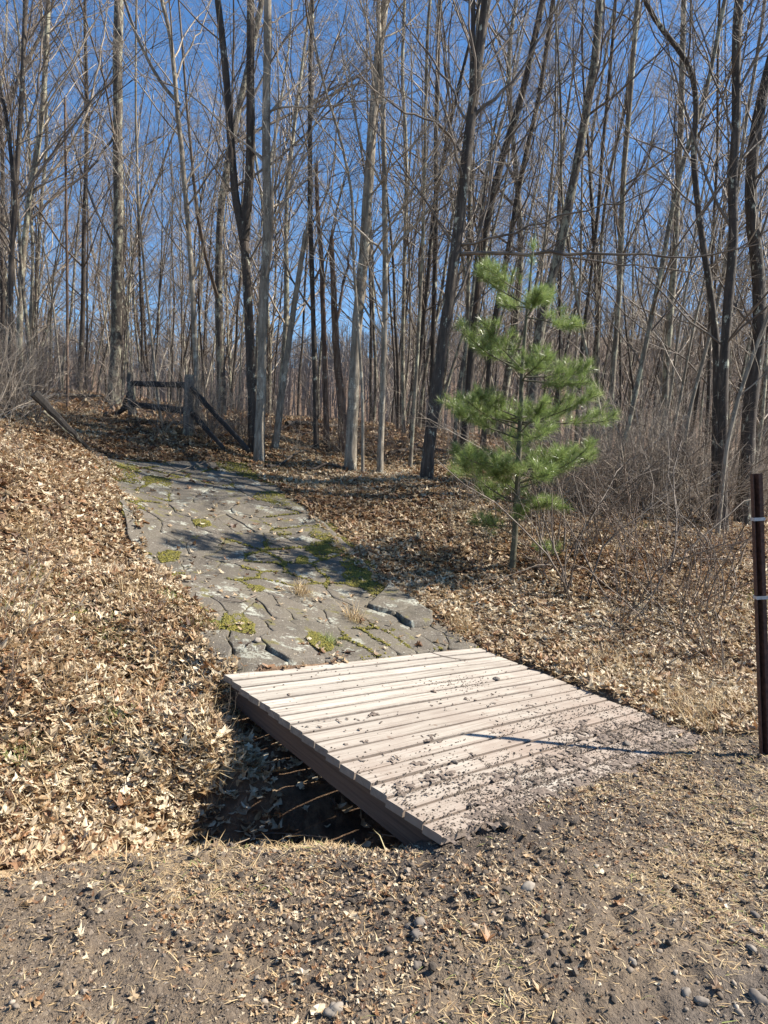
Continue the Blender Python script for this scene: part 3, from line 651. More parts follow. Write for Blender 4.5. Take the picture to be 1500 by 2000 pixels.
hero('hardwood_tree', [(1185, 905), (1195, 750), (1208, 600), (1213, 475), (1217, 350), (1230, 200), (1245, 0)], 14, (15, 12), M_mott, M_twig, 'brown mottled upright tree above the tangled brush right of the pine', bscale=.8)
hero('leaning_tree', [(1195, 985), (1215, 880), (1240, 775), (1262, 670), (1282, 570), (1300, 480), (1316, 390), (1338, 300), (1370, 215), (1395, 110), (1415, 0)], 12, (13, 10), M_mott, M_twig, 'long slanting tree rooted at the top of the leafy bank right of the pine', bscale=.8)
hero('hardwood_tree', [(1300, 850), (1302, 700), (1310, 600), (1318, 500), (1322, 400), (1330, 250), (1335, 0)], 15.5, (17, 13), M_mott, M_twigp, 'grey vertical tree behind the long slanting one', bscale=.8)
hero('young_tree', [(1325, 930), (1345, 800), (1375, 700), (1400, 600), (1420, 500), (1436, 400), (1455, 250), (1480, 100)], 12.5, (10, 8), M_pale, M_twigp, 'pale greenish slanted young tree crossing in front of the crooked dark trunks', spec=thin)
hero('crooked_tree', [(1400, 1005), (1396, 880), (1400, 775), (1401, 700), (1395, 625), (1381, 525), (1366, 440), (1360, 370), (1352, 300), (1362, 225), (1358, 150), (1335, 100), (1292, 62), (1255, 0)], 11.5, (20, 11), M_dark, M_twig, 'crooked dark tree whose top bends away to the left', bscale=.7, top=11)
hero('large_tree', [(1415, 1012), (1410, 900), (1412, 750), (1416, 675), (1422, 575), (1434, 480), (1430, 400), (1432, 300), (1442, 225), (1436, 125), (1442, 0)], 11.2, (24, 20), M_dark, M_twig, 'tall sinuous dark tree close against the crooked one', bscale=.8)
hero('large_tree', [(1455, 965), (1465, 775), (1480, 700), (1485, 575), (1474, 480), (1463, 380), (1472, 290), (1485, 200), (1515, 80)], 12, (36, 24), M_dark, M_twig, 'heavy dark trunk at the right edge of the photo', bscale=.8)
hero('young_tree', [(1405, 985), (1418, 875), (1442, 775), (1472, 690), (1502, 612), (1540, 500)], 10.8, (11, 8), M_pale, M_twigp, 'pale curving stem in front of the heavy dark trunk', spec=thin, top=8)
hero('young_tree', [(790, 880), (786, 700), (790, 500), (795, 300), (785, 150), (790, 0)], 17, (10, 8), M_mott, M_twig, 'faint mottled upright tree behind the forked slim grey one', spec=thin)

# woods behind: templates, then copies
def template(kind, i):
    hh = {'tree': 15, 'pole': 11}[kind]*(1+.2*rng.random()); n = 12
    d = np.array([.03+.05*rng.random(), .02*rng.normal(), 1.]); p = np.zeros(3); P = [p+[0, 0, -.3]]
    for k in range(n):
        d = nrm(d+.07*rng.normal(size=3)*[1, 1, .2]+[0, 0, .05]); p = p+d*hh/n; P.append(p.copy())
    r = (.045+.05*rng.random()) if kind == 'tree' else .035+.02*rng.random()
    W = r*np.linspace(1, .12, n+1)**.8
    V, Q, Pt, Rt = trunk_mesh(P, W, 8, np.zeros(3))
    mt = [M_dark, M_mott, M_pale, M_dark, M_oak][i % 5]; tw = [M_twig, M_twigp, M_twigp, M_twig, M_twig][i % 5]
    acc = Acc()
    if kind == 'tree': sp = [(20, .15, .98, .45, 1.0, .16, .36, 8, .07, .12), (7, .2, .95, .45, 1., .25, .5, 5, .05, .16), (6, .15, .95, .4, 1., .3, .55, 4, .03, .2), (3, .2, .9, .4, 1., .3, .65, 3, 0, .2)]
    else: sp = [(16, .2, .98, .45, 1.0, .12, .28, 6, .07, .14), (6, .2, .95, .4, 1., .3, .55, 4, .05, .18), (4, .2, .9, .4, 1., .3, .6, 3, .02, .2)]
    branch_set(acc, Pt[None], Rt[None], sp, minr=.0016)
    return (mk_mesh('trunk', V, Q, mt, True), mk_mesh('branches', np.concatenate(acc.V), np.concatenate(acc.F[4]), tw, True))
LM = [(-400, 'the thicket'), (22, 'the dark leftmost trunk'), (150, 'the thin reddish dead stem'), (228, 'the lichen patched tree'), (380, 'the whitish slim tree'), (490, 'the forked dark tree'), (560, 'the leaning broken trunk'), (645, 'the two snags'), (742, 'the slim forked grey tree'), (845, 'the big dark leaning tree'),
      (935, 'the fanning dark tree'), (1040, 'the pine sapling'), (1100, 'the stout grey leaning tree'), (1210, 'the brown mottled tree'), (1290, 'the long slanting tree'), (1395, 'the crooked dark tree'), (1480, 'the heavy dark trunk')]
def reg(o, look, x, y):
    d = np.array([x, y, 3.0])-CAM; k = np.dot(d, fw); px = CX+F*np.dot(d, RT)/k
    nm = min(LM, key=lambda q: abs(q[0]-px))[1]; dep = 'just behind' if y < 19 else 'some way behind' if y < 32 else 'far behind'
    REG.append((f'{look} {dep} {nm}', px, o))
def place(name, tm, x, y, rz, sc, label, cat, group, parts=('trunk', 'branches'), tilt=(0, 0)):
    o = thing(name, (x, y, hgt(x, y, False)), label, cat, group); o.rotation_euler = (tilt[0], tilt[1], rz); o.scale = (sc,)*3
    for p, me in zip(parts, tm): obj(p, me, o)
    return o
TT = [template('tree', i) for i in range(9)]; TP = [template('pole', i) for i in range(7)]
cnt = 0; tries = 0; spots = []
while cnt < 195 and tries < 4000:
    tries += 1
    px = rng.uniform(-330, 1640); Y = 14+46*rng.random()**.62
    x = atY(px, 900, Y)[0]
    if 540 < px < 730 and (Y < 42 or rng.random() < .7): continue
    if px < 540 and rng.random() < .3: continue
    if (px > 1500 or px < 150) and Y < 18: continue
    if any((x-a)**2+(Y-b)**2 < 1.2 for a, b in spots): continue
    spots.append((x, Y)); cnt += 1
    ti = rng.integers(9); bo = place('bare_tree', TT[ti], x, Y, rng.uniform(0, 6.28) if px < 750 else rng.uniform(-1, 1), .75+.45*rng.random(), 'bare leafless tree in the crowd of trunks deep in the woods', 'tree', 'bare trees filling the woods behind',
          tilt=(0, max(0, (px-600)/900)*.12*rng.random())); reg(bo, ['dark', 'mottled', 'pale', 'dark', 'furrowed'][ti % 5]+' bare tree', x, Y)
cnt = 0
while cnt < 170:
    px = rng.uniform(-250, 1750); Y = 13+19*rng.random(); x = atY(px, 900, Y)[0]
    if 80 < px < 480 and Y < 18: continue
    if 540 < px < 720 and rng.random() < .7: continue
    if any((x-a)**2+(Y-b)**2 < .09 for a, b in spots): continue
    spots.append((x, Y)); cnt += 1
    ti = rng.integers(7); bo = place('bare_sapling', TP[ti], x, Y, rng.uniform(0, 6.28), .55+.6*rng.random(), 'thin bare sapling among the larger trunks at the edge of the woods', 'sapling', 'bare saplings between the trunks', tilt=(rng.normal()*.03, rng.normal()*.04+max(0, (px-600)/900)*.12)); reg(bo, ['dark', 'mottled', 'pale', 'dark', 'furrowed'][ti % 5]+' thin sapling', x, Y)

# far wooded hillside: one mass
acc = Acc(); nfar = 3800
ang = rng.uniform(-.75, .75, nfar); dist = 62+190*rng.random(nfar)**.75
fx, fy = dist*np.sin(ang), dist*np.cos(ang); fz = height(fx, fy, False); fh = rng.uniform(7, 12, nfar)
base = np.stack([fx, fy, fz-.3], -1); d = nrm(np.stack([rng.normal(size=nfar)*.05, rng.normal(size=nfar)*.05, np.ones(nfar)], -1))
P = base[:, None]+d[:, None]*(fh[:, None]*np.linspace(0, 1, 5)[None])[..., None]+rng.normal(size=(nfar, 5, 3))*.12
R = np.linspace(.15, .03, 5)[None]*np.ones((nfar, 1)); V, Q = tubes(P, R, 3); acc.add(V, Q)
P2, R2, L2 = grow(P, R, 9, .3, .98, .4, .9, .2, .35, 3, .1, .15, .02, .6); V, Q = tubes(P2, R2, 3); acc.add(V, Q)
P3, R3, L3 = grow(P2, R2, 3, .2, .9, .4, .9, .35, .6, 2, .1, .15, .012, .6); V, Q = tubes(P3, R3, 3); acc.add(V, Q)
M_far = twigmat('distant_bare_twigs', (.11, .09, .076), (.21, .18, .155))
obj('distant_woods', mk_mesh('distant_woods', np.concatenate(acc.V), np.concatenate(acc.F[4]), M_far, False), kind='stuff', label='far hillside of bare brown woods seen between the trunks', category='woods')

# ------------------------------------------------------------------ brush
def shrub_tpl(i, hgt_=1.6, ns=11, spread=.45, mt=None, nt_=6, rs=1.):
    acc = Acc(); n = 7; a = rng.uniform(0, 2*pi, ns); tl = spread*rng.random(ns)
    d = nrm(np.stack([np.cos(a)*tl, np.sin(a)*tl, np.ones(ns)], -1)); L = hgt_*(.6+.6*rng.random(ns))
    P = np.zeros((ns, n, 3)); P[:, 0] = np.stack([np.cos(a), np.sin(a), np.zeros(ns)], -1)*.12*rng.random((ns, 1)); P[:, 0, 2] = -.06
    for s in range(1, n): d = nrm(d+.2*rng.normal(size=d.shape)); P[:, s] = P[:, s-1]+d*(L/(n-1))[:, None]
    R = rs*(.004+.004*rng.random((ns, 1)))*np.linspace(1, .35, n)[None]*(hgt_/1.6)**.5; V, Q = tubes(P, R, 4); acc.add(V, Q)
    branch_set(acc, P, R, [(nt_, .15, .95, .4, 1.1, .25, .5, 5, .03, .2), (4, .2, .9, .4, 1.1, .3, .6, 3, .0, .25)], minr=.0014, sides0=3)
    return (mk_mesh('stems', np.concatenate(acc.V), np.concatenate(acc.F[4]), mt, True),)
SH = [shrub_tpl(i, 1.7, 6, .9, [M_twigp, M_twig, M_twigr, M_twigp][i % 4], 8, 1.25) for i in range(7)]
SL = [shrub_tpl(i, 1.3, 5, .45, [M_twigr, M_twig, M_twig][i % 3], 3, 1.35) for i in range(5)]
BL = {'shrubs of the thicket left of the path': ('@ tangled dark shrub', 'beside'), 'shrubs at the foot of the forked tree': ('@ wiry shrub', 'at the foot of'), 'shrubs of the thicket on the right bank': ('@ tangled grey shrub', 'in front of'),
      'shrubs among the middle trunks': ('@ bare shrub', 'near'), 'shrubs behind the fence': ('@ twiggy shrub', 'close to'), 'shoots on the right bank': ('@ leafless shoots in the leaves below', ''), 'shoots on the left bank': ('@ leafless shoots on the leafy bank below', '')}
def brush(px, py, tm, sc, name, label, cat, group, tl=.05):
    p = ground_hit(px, py, 30); o = place(name, tm, p[0], p[1], rng.uniform(0, 6.28), sc, label, cat, group, ('stems',), (rng.normal()*tl, rng.normal()*tl))
    if group:
        nm = min(LM, key=lambda q: abs(q[0]-px))[1]; look, rel = BL[group]; REG.append((look.replace('@', 'low' if sc < .85 else 'medium' if sc < 1.15 else 'tall')+' '+rel+' '+nm, px, o))
    return o
for k in range(38): brush(rng.uniform(-70, 75), rng.uniform(780, 835), SH[rng.integers(7)], .7+.6*rng.random(), 'bare_shrub', 'tangled bare shrub in the thicket around the dark leftmost trunk', 'shrub', 'shrubs of the thicket left of the path')
for k in range(14): brush(rng.uniform(395, 560), rng.uniform(845, 875), SH[rng.integers(7)], .55+.4*rng.random(), 'bare_shrub', 'wiry bare shrub around the foot of the forked tree', 'shrub', 'shrubs at the foot of the forked tree')
for k in range(120):
    px = rng.uniform(1060, 1640); brush(px, rng.uniform(960, 1010)+.05*(px-1100), SH[rng.integers(7)], .7+.8*rng.random(), 'bare_shrub', 'tangled grey shrub in the thicket at the top of the right bank', 'shrub', 'shrubs of the thicket on the right bank')
for k in range(26): brush(rng.uniform(560, 1060), rng.uniform(880, 915), SH[rng.integers(7)], .4+.5*rng.random(), 'bare_shrub', 'low bare shrub among the middle trunks', 'shrub', 'shrubs among the middle trunks')
for k in range(24): brush(rng.uniform(120, 800), rng.uniform(770, 850), SH[rng.integers(7)], .7+.6*rng.random(), 'bare_shrub', 'twiggy bare shrub behind the split rail fence', 'shrub', 'shrubs behind the fence')
for px, py, sc in [(1095, 1150, 1.2), (1060, 1120, 1.0), (1185, 1080, 1.1), (1240, 1110, .9), (1290, 1170, 1.1), (1330, 1190, .9), (1200, 1230, .9), (1150, 1100, 1.1), (1380, 1150, 1.1), (1420, 1200, .9), (1290, 1060, 1.0),
                   (1350, 1100, 1.0), (1440, 1110, 1.0), (1260, 1330, .5), (1400, 1290, .8), (960, 1050, .8), (900, 1010, .8), (880, 1050, .6), (1240, 1040, 1), (1000, 1040, .9), (1060, 1060, 1), (1300, 1300, .4), (1330, 1330, .35), (1390, 1380, .35), (1180, 1290, .4), (1120, 1170, 1.5), (1160, 1060, 1.4), (1215, 1180, 1.2), (1270, 1230, .9), (1340, 1250, .9), (1420, 1320, .7), (1090, 1090, 1.6), (1300, 1110, 1.5), (1400, 1080, 1.5), (1230, 1070, 1.6), (940, 1120, .6), (1040, 1230, .4), (1380, 1210, 1.1)]:
    brush(px, py, SL[rng.integers(5)], sc, 'leafless_shoot', 'slim leafless shoots standing in the leaf litter of the right bank', 'shoots', 'shoots on the right bank', .1)
for px, py, sc in [(30, 1180, .45), (-20, 1330, .6), (10, 1250, .5), (60, 1120, .4), (120, 1000, .35), (-40, 1450, .5), (20, 1420, .35), (95, 1060, .3), (60, 930, .5), (30, 900, .5), (400, 1480, .3), (440, 1430, .28)]:
    brush(px, py, SL[rng.integers(5)], sc, 'leafless_shoot', 'small leafless shoots poking from the leaves of the left bank', 'shoots', 'shoots on the left bank', .15)
brush(285, 1275, SL[0], .42, 'leafless_shoot', 'upright pair of thin shoots standing alone left of the stone path', 'shoots', None, .02)

# ------------------------------------------------------------------ split rail fence
def beam(acc, a, b, w, h, n=8, taper=1., wob=.12, tint=.5):
    a = np.asarray(a, float); b = np.asarray(b, float); P = a+(b-a)*np.linspace(0, 1, n)[:, None]+rng.normal(size=(n, 3))*.006
    R = np.linspace(1, taper, n); T = nrm(b-a); ref = np.array([0, 0, 1.]) if abs(T[2]) < .9 else np.array([1., 0, 0])
    s = nrm(np.cross(T, ref)); u = np.cross(s, T); prof = [(-.5, -.4), (-.3, -.5), (.35, -.45), (.5, -.2), (.45, .3), (.2, .5), (-.35, .45), (-.5, .1)]
    V = np.array([P[i]+s*q*w*R[i]*(1+wob*(rng.random()-.5))+u*z*h*R[i]*(1+wob*(rng.random()-.5)) for i in range(n) for q, z in prof])
    m = 8; i, j = np.meshgrid(np.arange(n-1), np.arange(m), indexing='ij'); j2 = (j+1) % m
    acc.add(V, np.stack([i*m+j, i*m+j2, (i+1)*m+j2, (i+1)*m+j], -1).reshape(-1, 4), tint)
    for e in (0, (n-1)*m): acc.add(V[e:e+8], [[0, 1, 2, 7], [2, 3, 6, 7], [3, 4, 5, 6]], tint)
def build_fence():
    A = atY(258, 820, 15); B = atY(370, 855, 12.6); root = thing('split_rail_fence', B, 'old split rail fence panel with two grey posts and broken rails sloping to the ground', 'fence')
    def part(name, a, b, w, h, m, taper=1, n=8):
        acc = Acc(); beam(acc, a-B, b-B, w, h, n, taper); obj(name, acc.mesh(name, m), root)
    part('post', atY(259, 835, 15), atY(256, 728, 15), .15, .17, M_fpost, .85)
    part('post', atY(367, 875, 12.6), atY(372, 733, 12.6), .19, .19, M_fpost, .9)
    part('rail', atY(258, 749, 14.95), atY(374, 752, 12.7), .06, .11, M_rail)
    part('rail', atY(258, 790, 14.95), atY(374, 804, 12.7), .06, .12, M_rail)
    part('rail', atY(374, 758, 12.5), atY(486, 880, 11.2), .06, .095, M_rail, .8, 12)
    part('rail', atY(374, 806, 12.5), atY(437, 876, 11.2), .065, .10, M_rail, .7)
    part('rail', atY(258, 752, 15.05), atY(238, 800, 15.6), .06, .1, M_rail)
    part('rail', atY(256, 793, 15.05), atY(212, 815, 15.6), .06, .1, M_rail)
build_fence()
def build_rail():
    a, b = atY(66, 768, 9.6), ground_hit(186, 893)+[0, 0, .03]; acc = Acc(); beam(acc, a-b, b*0, .08, .12, 12, .3)
    o = obj('fallen_rail', acc.mesh('fallen_rail', M_rail), None, b, label='dark split rail slanting out of the thicket down to the head of the stone path', category='fence rail')
    a, b = atY(84, 802, 9.9), atY(160, 866, 10.3); acc = Acc(); beam(acc, a-b, b*0, .05, .06, 10, .6)
    obj('fallen_rail', acc.mesh('fallen_rail', M_fpost), None, b, label='thin grey rail lying just under the dark slanting rail', category='fence rail')
build_rail()

# ------------------------------------------------------------------ white pine sapling
def build_pine():
    Y = 8.4; px = [(1000, 1112), (1009, 990), (1015, 840), (1020, 720), (1030, 600), (1040, 500), (1047, 430)]
    P = np.array([atY(x, y, Y) for x, y in px]); root = P[0].copy(); root[2] = hgt(root[0], root[1], False); P[0, 2] = root[2]-.1
    o = thing('pine_sapling', root, 'young white pine with airy tiers of long green needles', 'pine tree')
    V, Q, Pt, Rt = trunk_mesh(P, np.array([.038, .034, .028, .022, .016, .010, .005]), 8, root, None, 1.2)
    M_pt = simple('pine_bark', (.05, .045, .03), .8, 0, (.12, .115, .07), 15); obj('trunk', mk_mesh('trunk', V, Q, M_pt, True), o)
    tip, tdir, br_ = [], [], Acc()
    def at(py):
        k = np.interp(py, [p[1] for p in px[::-1]], np.arange(len(px))[::-1]); i = int(min(k, len(px)-2)); return P[i]+(P[i+1]-P[i])*(k-i)
    tiers = [(1040, 4, .55, .15, .35), (985, 7, .8, .2, .6), (925, 12, 1.0, .3, .9), (832, 11, .96, .3, .95), (718, 9, .86, .36, .95), (600, 7, .68, .55, .75)]
    for py, nb_, L, rise, dens in tiers:
        c = at(py); a0 = rng.uniform(0, 6)
        for k in range(nb_):
            a = a0+k*2*pi/nb_+rng.normal()*.2; l = L*(.62+.55*rng.random()); n = 8
            d = nrm(np.array([cos(a), sin(a), rise*.6])); p = c.copy()+[0, 0, rng.normal()*.085]; d = nrm(d+rng.normal(size=3)*[.05, .05, .16]); pl = [p.copy()]
            for s in range(n-1):
                d = nrm(d+[0, 0, .06 if s > 2 else -.01]+rng.normal(size=3)*.05); p = p+d*l/(n-1); pl.append(p.copy())
            pl = np.array(pl); V, Q = tubes(pl[None]-root, np.linspace(.009, .003, n)[None]*(L+.3), 5); br_.add(V, Q)
            subs = []
            for s in range(2, n-1):
                for sg in (-1, 1):
                    if rng.random() < .9:
                        t = nrm(pl[s+1]-pl[s]); sd_ = nrm(np.cross(t, [0, 0, 1.]))*sg; dd = nrm(t*.75+sd_*.8+[0, 0, .25+.35*rng.normal()]); ll = l*.42*(1.1-s/n)
                        q = pl[s]+dd*ll*np.linspace(0, 1, 4)[:, None]+np.array([0, 0, .05])*np.linspace(0, 1, 4)[:, None]**2; V, Q = tubes(q[None]-root, np.linspace(.004, .002, 4)[None], 3); br_.add(V, Q); subs.append(q)
            for q in subs:
                for f in np.linspace(.35, 1, 4):
                    if rng.random() < dens*.8: tip.append(q[0]+(q[-1]-q[0])*f+rng.normal(size=3)*.015); tdir.append(nrm(nrm(q[-1]-q[0])+rng.normal(size=3)*.35+[0, 0, .6]))
            for f in np.linspace(.6, 1, 5):
                i = f*(n-1); j = int(min(i, n-2)); tip.append(pl[j]+(pl[j+1]-pl[j])*(i-j)); tdir.append(nrm(nrm(pl[-1]-pl[-3])+rng.normal(size=3)*.25+[0, 0, .3]))
    for py in np.linspace(470, 540, 3): tip.append(at(py)); tdir.append(np.array([.05, 0, 1.]))
    for py in (525, 500):
        for k in range(2):
            a = rng.uniform(0, 6.28); dd = nrm(np.array([cos(a)*.7, sin(a)*.7, 1])); tip.append(at(py)+dd*.12); tdir.append(dd)
    obj('branches', br_.mesh('branches', M_pt, True), o)
    tip = np.array(tip); tdir = np.array(tdir); K_ = 62; B = len(tip)
    q = rng.normal(size=(B, K_, 3)); T = tdir[:, None]; perp = nrm(q-T*(q*T).sum(-1, keepdims=True)); an = rng.uniform(.1, 1.35, (B, K_, 1))
    d = nrm(T*np.cos(an)+perp*np.sin(an)+np.array([0, 0, .08])); Ln = rng.uniform(.075, .14, (B, K_, 1))
    p0 = tip[:, None]-T*rng.uniform(0, .07, (B, K_, 1)); sd_ = nrm(np.cross(d, rng.normal(size=d.shape)))*.0009
    mid = p0+d*Ln*.55; end = p0+d*Ln+np.array([0, 0, -.012])
    V = np.stack([p0-sd_, p0+sd_, mid+sd_, mid-sd_, end], 2).reshape(-1, 3)-root; nb2 = B*K_; o5 = np.arange(nb2)[:, None]*5
    tint = np.repeat(np.clip(rng.normal(.5, .2, nb2)+np.repeat(rng.normal(0, .13, B), K_), 0, 1), 5)
    obj('needles', mk_mesh('needles', V, [o5+np.array([[0, 1, 2, 3]]), o5+np.array([[3, 2, 4]])], M_needle, False, {'tint': tint}), o)
build_pine()

# ------------------------------------------------------------------ scatter: leaves, straw, gravel, moss, soil
def rot_mats(n, tilt):
    yaw = rng.uniform(0, 2*pi, n); tz = np.abs(rng.normal(0, tilt, n)); ta = rng.uniform(0, 2*pi, n)
    ax = np.stack([np.cos(ta), np.sin(ta), np.zeros(n)], -1); c, s = np.cos(tz), np.sin(tz); R = np.zeros((n, 3, 3)); x, y = ax[:, 0], ax[:, 1]; C = 1-c
    R[:, 0, 0] = c+x*x*C; R[:, 0, 1] = x*y*C; R[:, 0, 2] = y*s; R[:, 1, 0] = x*y*C; R[:, 1, 1] = c+y*y*C; R[:, 1, 2] = -x*s; R[:, 2, 0] = -y*s; R[:, 2, 1] = x*s; R[:, 2, 2] = c
    Z = np.zeros((n, 3, 3)); Z[:, 0, 0] = np.cos(yaw); Z[:, 0, 1] = -np.sin(yaw); Z[:, 1, 0] = np.sin(yaw); Z[:, 1, 1] = np.cos(yaw); Z[:, 2, 2] = 1
    return R@Z
def leaf_tpl(k):
    m = 15; th = np.arange(m)*2*pi/m-pi/2
    if k % 3 == 2: o = np.stack([np.cos(th)*rng.uniform(.16, .26), np.sin(th)*.5], -1)   # long oval
    else:            # lobed
        nl = 5 if k % 3 == 0 else 7
        rr_ = .36+.13*np.cos(nl*(th+pi/2))*np.sign(1)+.05*rng.normal(size=m); o = np.stack([np.cos(th)*rr_*(1.15 if nl == 5 else .62), np.sin(th)*rr_*(1.0 if nl == 5 else 1.3)], -1)
    o = o*(1+.08*rng.normal(size=o.shape))
    r = np.linalg.norm(o, axis=1); z = rng.uniform(0, .5)*r**2*2+.05*rng.normal(size=len(o)); z += rng.uniform(-.8, .8)*np.abs(o[:, 0])+rng.uniform(-.8, .8)*o[:, 1]**2
    V = np.vstack([np.column_stack([o, z]), [[0, 0, 0]]]); n = len(o); return V, np.array([[i, (i+1) % n, n] for i in range(n)])
LEFTE = [tuple(q[:2]) for q in [DBL]+PL]; RIGHTE = [tuple(q[:2]) for q in [DBR]+PRr]
LT = [leaf_tpl(k) for k in range(15)]
def scatter(name, xy, zoff, size, tilt, tpls, tint, m, zf=None, smooth=False, squash=None, **props):
    n = len(xy); z = (height(xy[:, 0], xy[:, 1]) if zf is None else zf)+zoff; pos = np.column_stack([xy, z]); R = rot_mats(n, tilt); which = rng.integers(len(tpls), size=n)
    acc = Acc()
    for k, (TV, TF) in enumerate(tpls):
        s = np.where(which == k)[0]
        if not len(s): continue
        V = np.einsum('nij,vj->nvi', R[s], TV)*size[s][:, None, None]
        if squash is not None: V[:, :, 2] *= squash
        V = V+pos[s][:, None]
        acc.add(V.reshape(-1, 3), (TF[None]+np.arange(len(s))[:, None, None]*len(TV)).reshape(-1, TF.shape[1]), np.repeat(tint[s], len(TV)))
    return obj(name, acc.mesh(name, m, smooth), **props)
def path_in(x, y, grow_=0): return in_poly(x, y, PATHPOLY)
def leafy(n, x0, x1, y0, y1, keep_path=.015, fov=True):
    x = rng.uniform(x0, x1, n); y = rng.uniform(y0, y1, n); g = gravel_mask(x, y); u, v = deck_uv(x, y)
    ok = rng.random(n) > g*1.0; ondk = (u > -.01) & (u < 1.01) & (v > -.01) & (v < 1.0)
    ok &= ~(ondk & (rng.random(n) > .10)); p = path_in(x, y)
    ok &= ~((seg_dist(x, y, DITCH) < .4) & (x > -.95) & (rng.random(n) > .3))
    edge = fbm(x*3, y*3, 3, 77); ed_ = np.minimum(seg_dist(x, y, LEFTE), seg_dist(x, y, RIGHTE)); ok &= ~(p & (rng.random(n) > np.maximum(keep_path, .6*sstep(.10, .01, ed_+.22*edge)))); ok &= np.abs(x) < y*.72+1.6
    ok &= rng.random(n) < 1.0
    return np.column_stack([x[ok], y[ok]])
xy = np.concatenate([leafy(250000, -7, 9, 2.2, 14.5), leafy(42000, -4, .3, 2.4, 5.6)]); n = len(xy)
clump = fbm(xy[:, 0]*1.1, xy[:, 1]*1.1, 4, 90); xy = xy[clump+rng.normal(0, .15, n) > -.62]; n = len(xy)
big = fbm(xy[:, 0]*.8, xy[:, 1]*.8, 3, 92)
shade_side = sstep(7, 13, xy[:, 1])
tn = np.clip(rng.beta(1.5, 1.1, n)+.4*big-.06*shade_side, 0, 1)
u, v = deck_uv(xy[:, 0], xy[:, 1]); 
zt = height(xy[:, 0], xy[:, 1])
scatter('fallen_leaves', xy, rng.uniform(.002, .05, n)*(1-.8*path_in(xy[:, 0], xy[:, 1]))+.04*path_in(xy[:, 0], xy[:, 1]), rng.uniform(.035, .075, n)*(1+.9*rng.random(n)**4), .42, LT, tn, M_leaf, zf=zt, kind='stuff', label='thick carpet of tan and brown fallen leaves over both banks', category='leaves')
xy = leafy(60000, -16, 24, 14.5, 34, 0); n = len(xy)
scatter('fallen_leaves', xy, rng.uniform(.0, .06, n), rng.uniform(.1, .2, n), .4, LT, np.clip(rng.beta(2, 2.4, n), 0, 1), M_leaf, kind='stuff', label='brown fallen leaves covering the floor deep in the woods', category='leaves')
# loose leaves on gravel
x = rng.uniform(-3, 4, 420); y = rng.uniform(1.6, 4.6, 420); g = gravel_mask(x, y); u, v = deck_uv(x, y); ok = (g > .5) & ~((u > 0) & (u < 1) & (v < 1) & (v > 0)) & (rng.random(420) < np.where(x < 0, .9, .4)); xy = np.column_stack([x[ok], y[ok]]); n = len(xy)
scatter('fallen_leaves', xy, np.full(n, .008), rng.uniform(.03, .07, n), .25, LT, np.clip(rng.beta(3, 1.2, n), 0, 1), M_leaf, kind='stuff', label='scattered pale leaf bits lying on the gravel shoulder', category='leaves')
m_ = 95000; x = rng.uniform(-3, 4.5, m_); y = rng.uniform(1.5, 5.5, m_); g = gravel_mask(x, y); u, v = deck_uv(x, y)
ok = (g > .3) & ~((u > 0) & (u < 1) & (v < 1) & (v > 0)) & (rng.random(m_) < (.15+.85*sstep(-.15, .3, fbm(x*1.9, y*1.9, 4, 47)+.2*(x < -.5)))*sstep(-.4, .2, -.66*(x-.75)+.75*(y-2.05))); xy = np.column_stack([x[ok], y[ok]]); n = len(xy)
scatter('leaf_litter', xy, np.full(n, .004), rng.uniform(.007, .024, n)*(1+.8*rng.random(n)**5), .4, LT, np.clip(rng.beta(2, 1.6, n), 0, 1), M_leaf, kind='stuff', label='crumbled leaf litter trodden into the gravel shoulder', category='leaf litter')
# straw and dead grass
def blades(name, xy, L, lift, wd, tint, label, cat):
    n = len(xy); z = height(xy[:, 0], xy[:, 1]); p = np.column_stack([xy, z-.003]); a = rng.uniform(0, 2*pi, n); e = np.clip(lift, 0, 1.5)
    d = np.stack([np.cos(a)*np.cos(e), np.sin(a)*np.cos(e), np.sin(e)], -1); s = nrm(np.cross(d, [0, 0, 1.]))*wd[:, None]; bend = np.array([0, 0, -1.])*L[:, None]*.28*np.cos(e)[:, None]
    side = nrm(np.cross(d, [0, 0, 1.]))*L[:, None]*(rng.normal(size=(n, 1))*.12)
    p1 = p+d*L[:, None]*.5+side; p2 = p+d*L[:, None]+bend+side*2; p2[:, 2] = np.maximum(p2[:, 2], z+.004)
    V = np.stack([p-s, p+s, p1+s*.8, p1-s*.8, p2], 1).reshape(-1, 3); o5 = np.arange(n)[:, None]*5
    obj(name, mk_mesh(name, V, [o5+np.array([[0, 1, 2, 3]]), o5+np.array([[3, 2, 4]])], M_straw, False, {'tint': np.repeat(tint, 5)}), kind='stuff', label=label, category=cat)
def zone(n, f, x0, x1, y0, y1):
    x = rng.uniform(x0, x1, n); y = rng.uniform(y0, y1, n); u, v = deck_uv(x, y); k = f(x, y)
    ok = (rng.random(n) < k) & ~((u > -.02) & (u < 1.02) & (v > -.02) & (v < 1.02)) & ~path_in(x, y) & (np.abs(x) < y*.72+1.2); return np.column_stack([x[ok], y[ok]])
bank = zone(130000, lambda x, y: (1-gravel_mask(x, y))*sstep(-.05, .35, fbm(x*1.3, y*1.3, 3, 41))*.6+.12*np.exp(-(seg_dist(x, y, [(-4, 1.9), (-1.6, 2.9), (-.4, 3.15)])/.3)**2)+.8*np.exp(-(seg_dist(x, y, [(1.6, 6.3), (2.5, 5), (3.2, 4.8), (4.2, 5.6)])/.3)**2), -5, 7, 1.8, 9)
n = len(bank); blades('dry_grass', bank, rng.uniform(.07, .26, n), np.abs(rng.normal(.22, .3, n))+.03, rng.uniform(.0012, .0026, n), rng.beta(2, 2, n)*.97, 'dry dead grass stalks tangled through the leaves on the banks', 'grass')
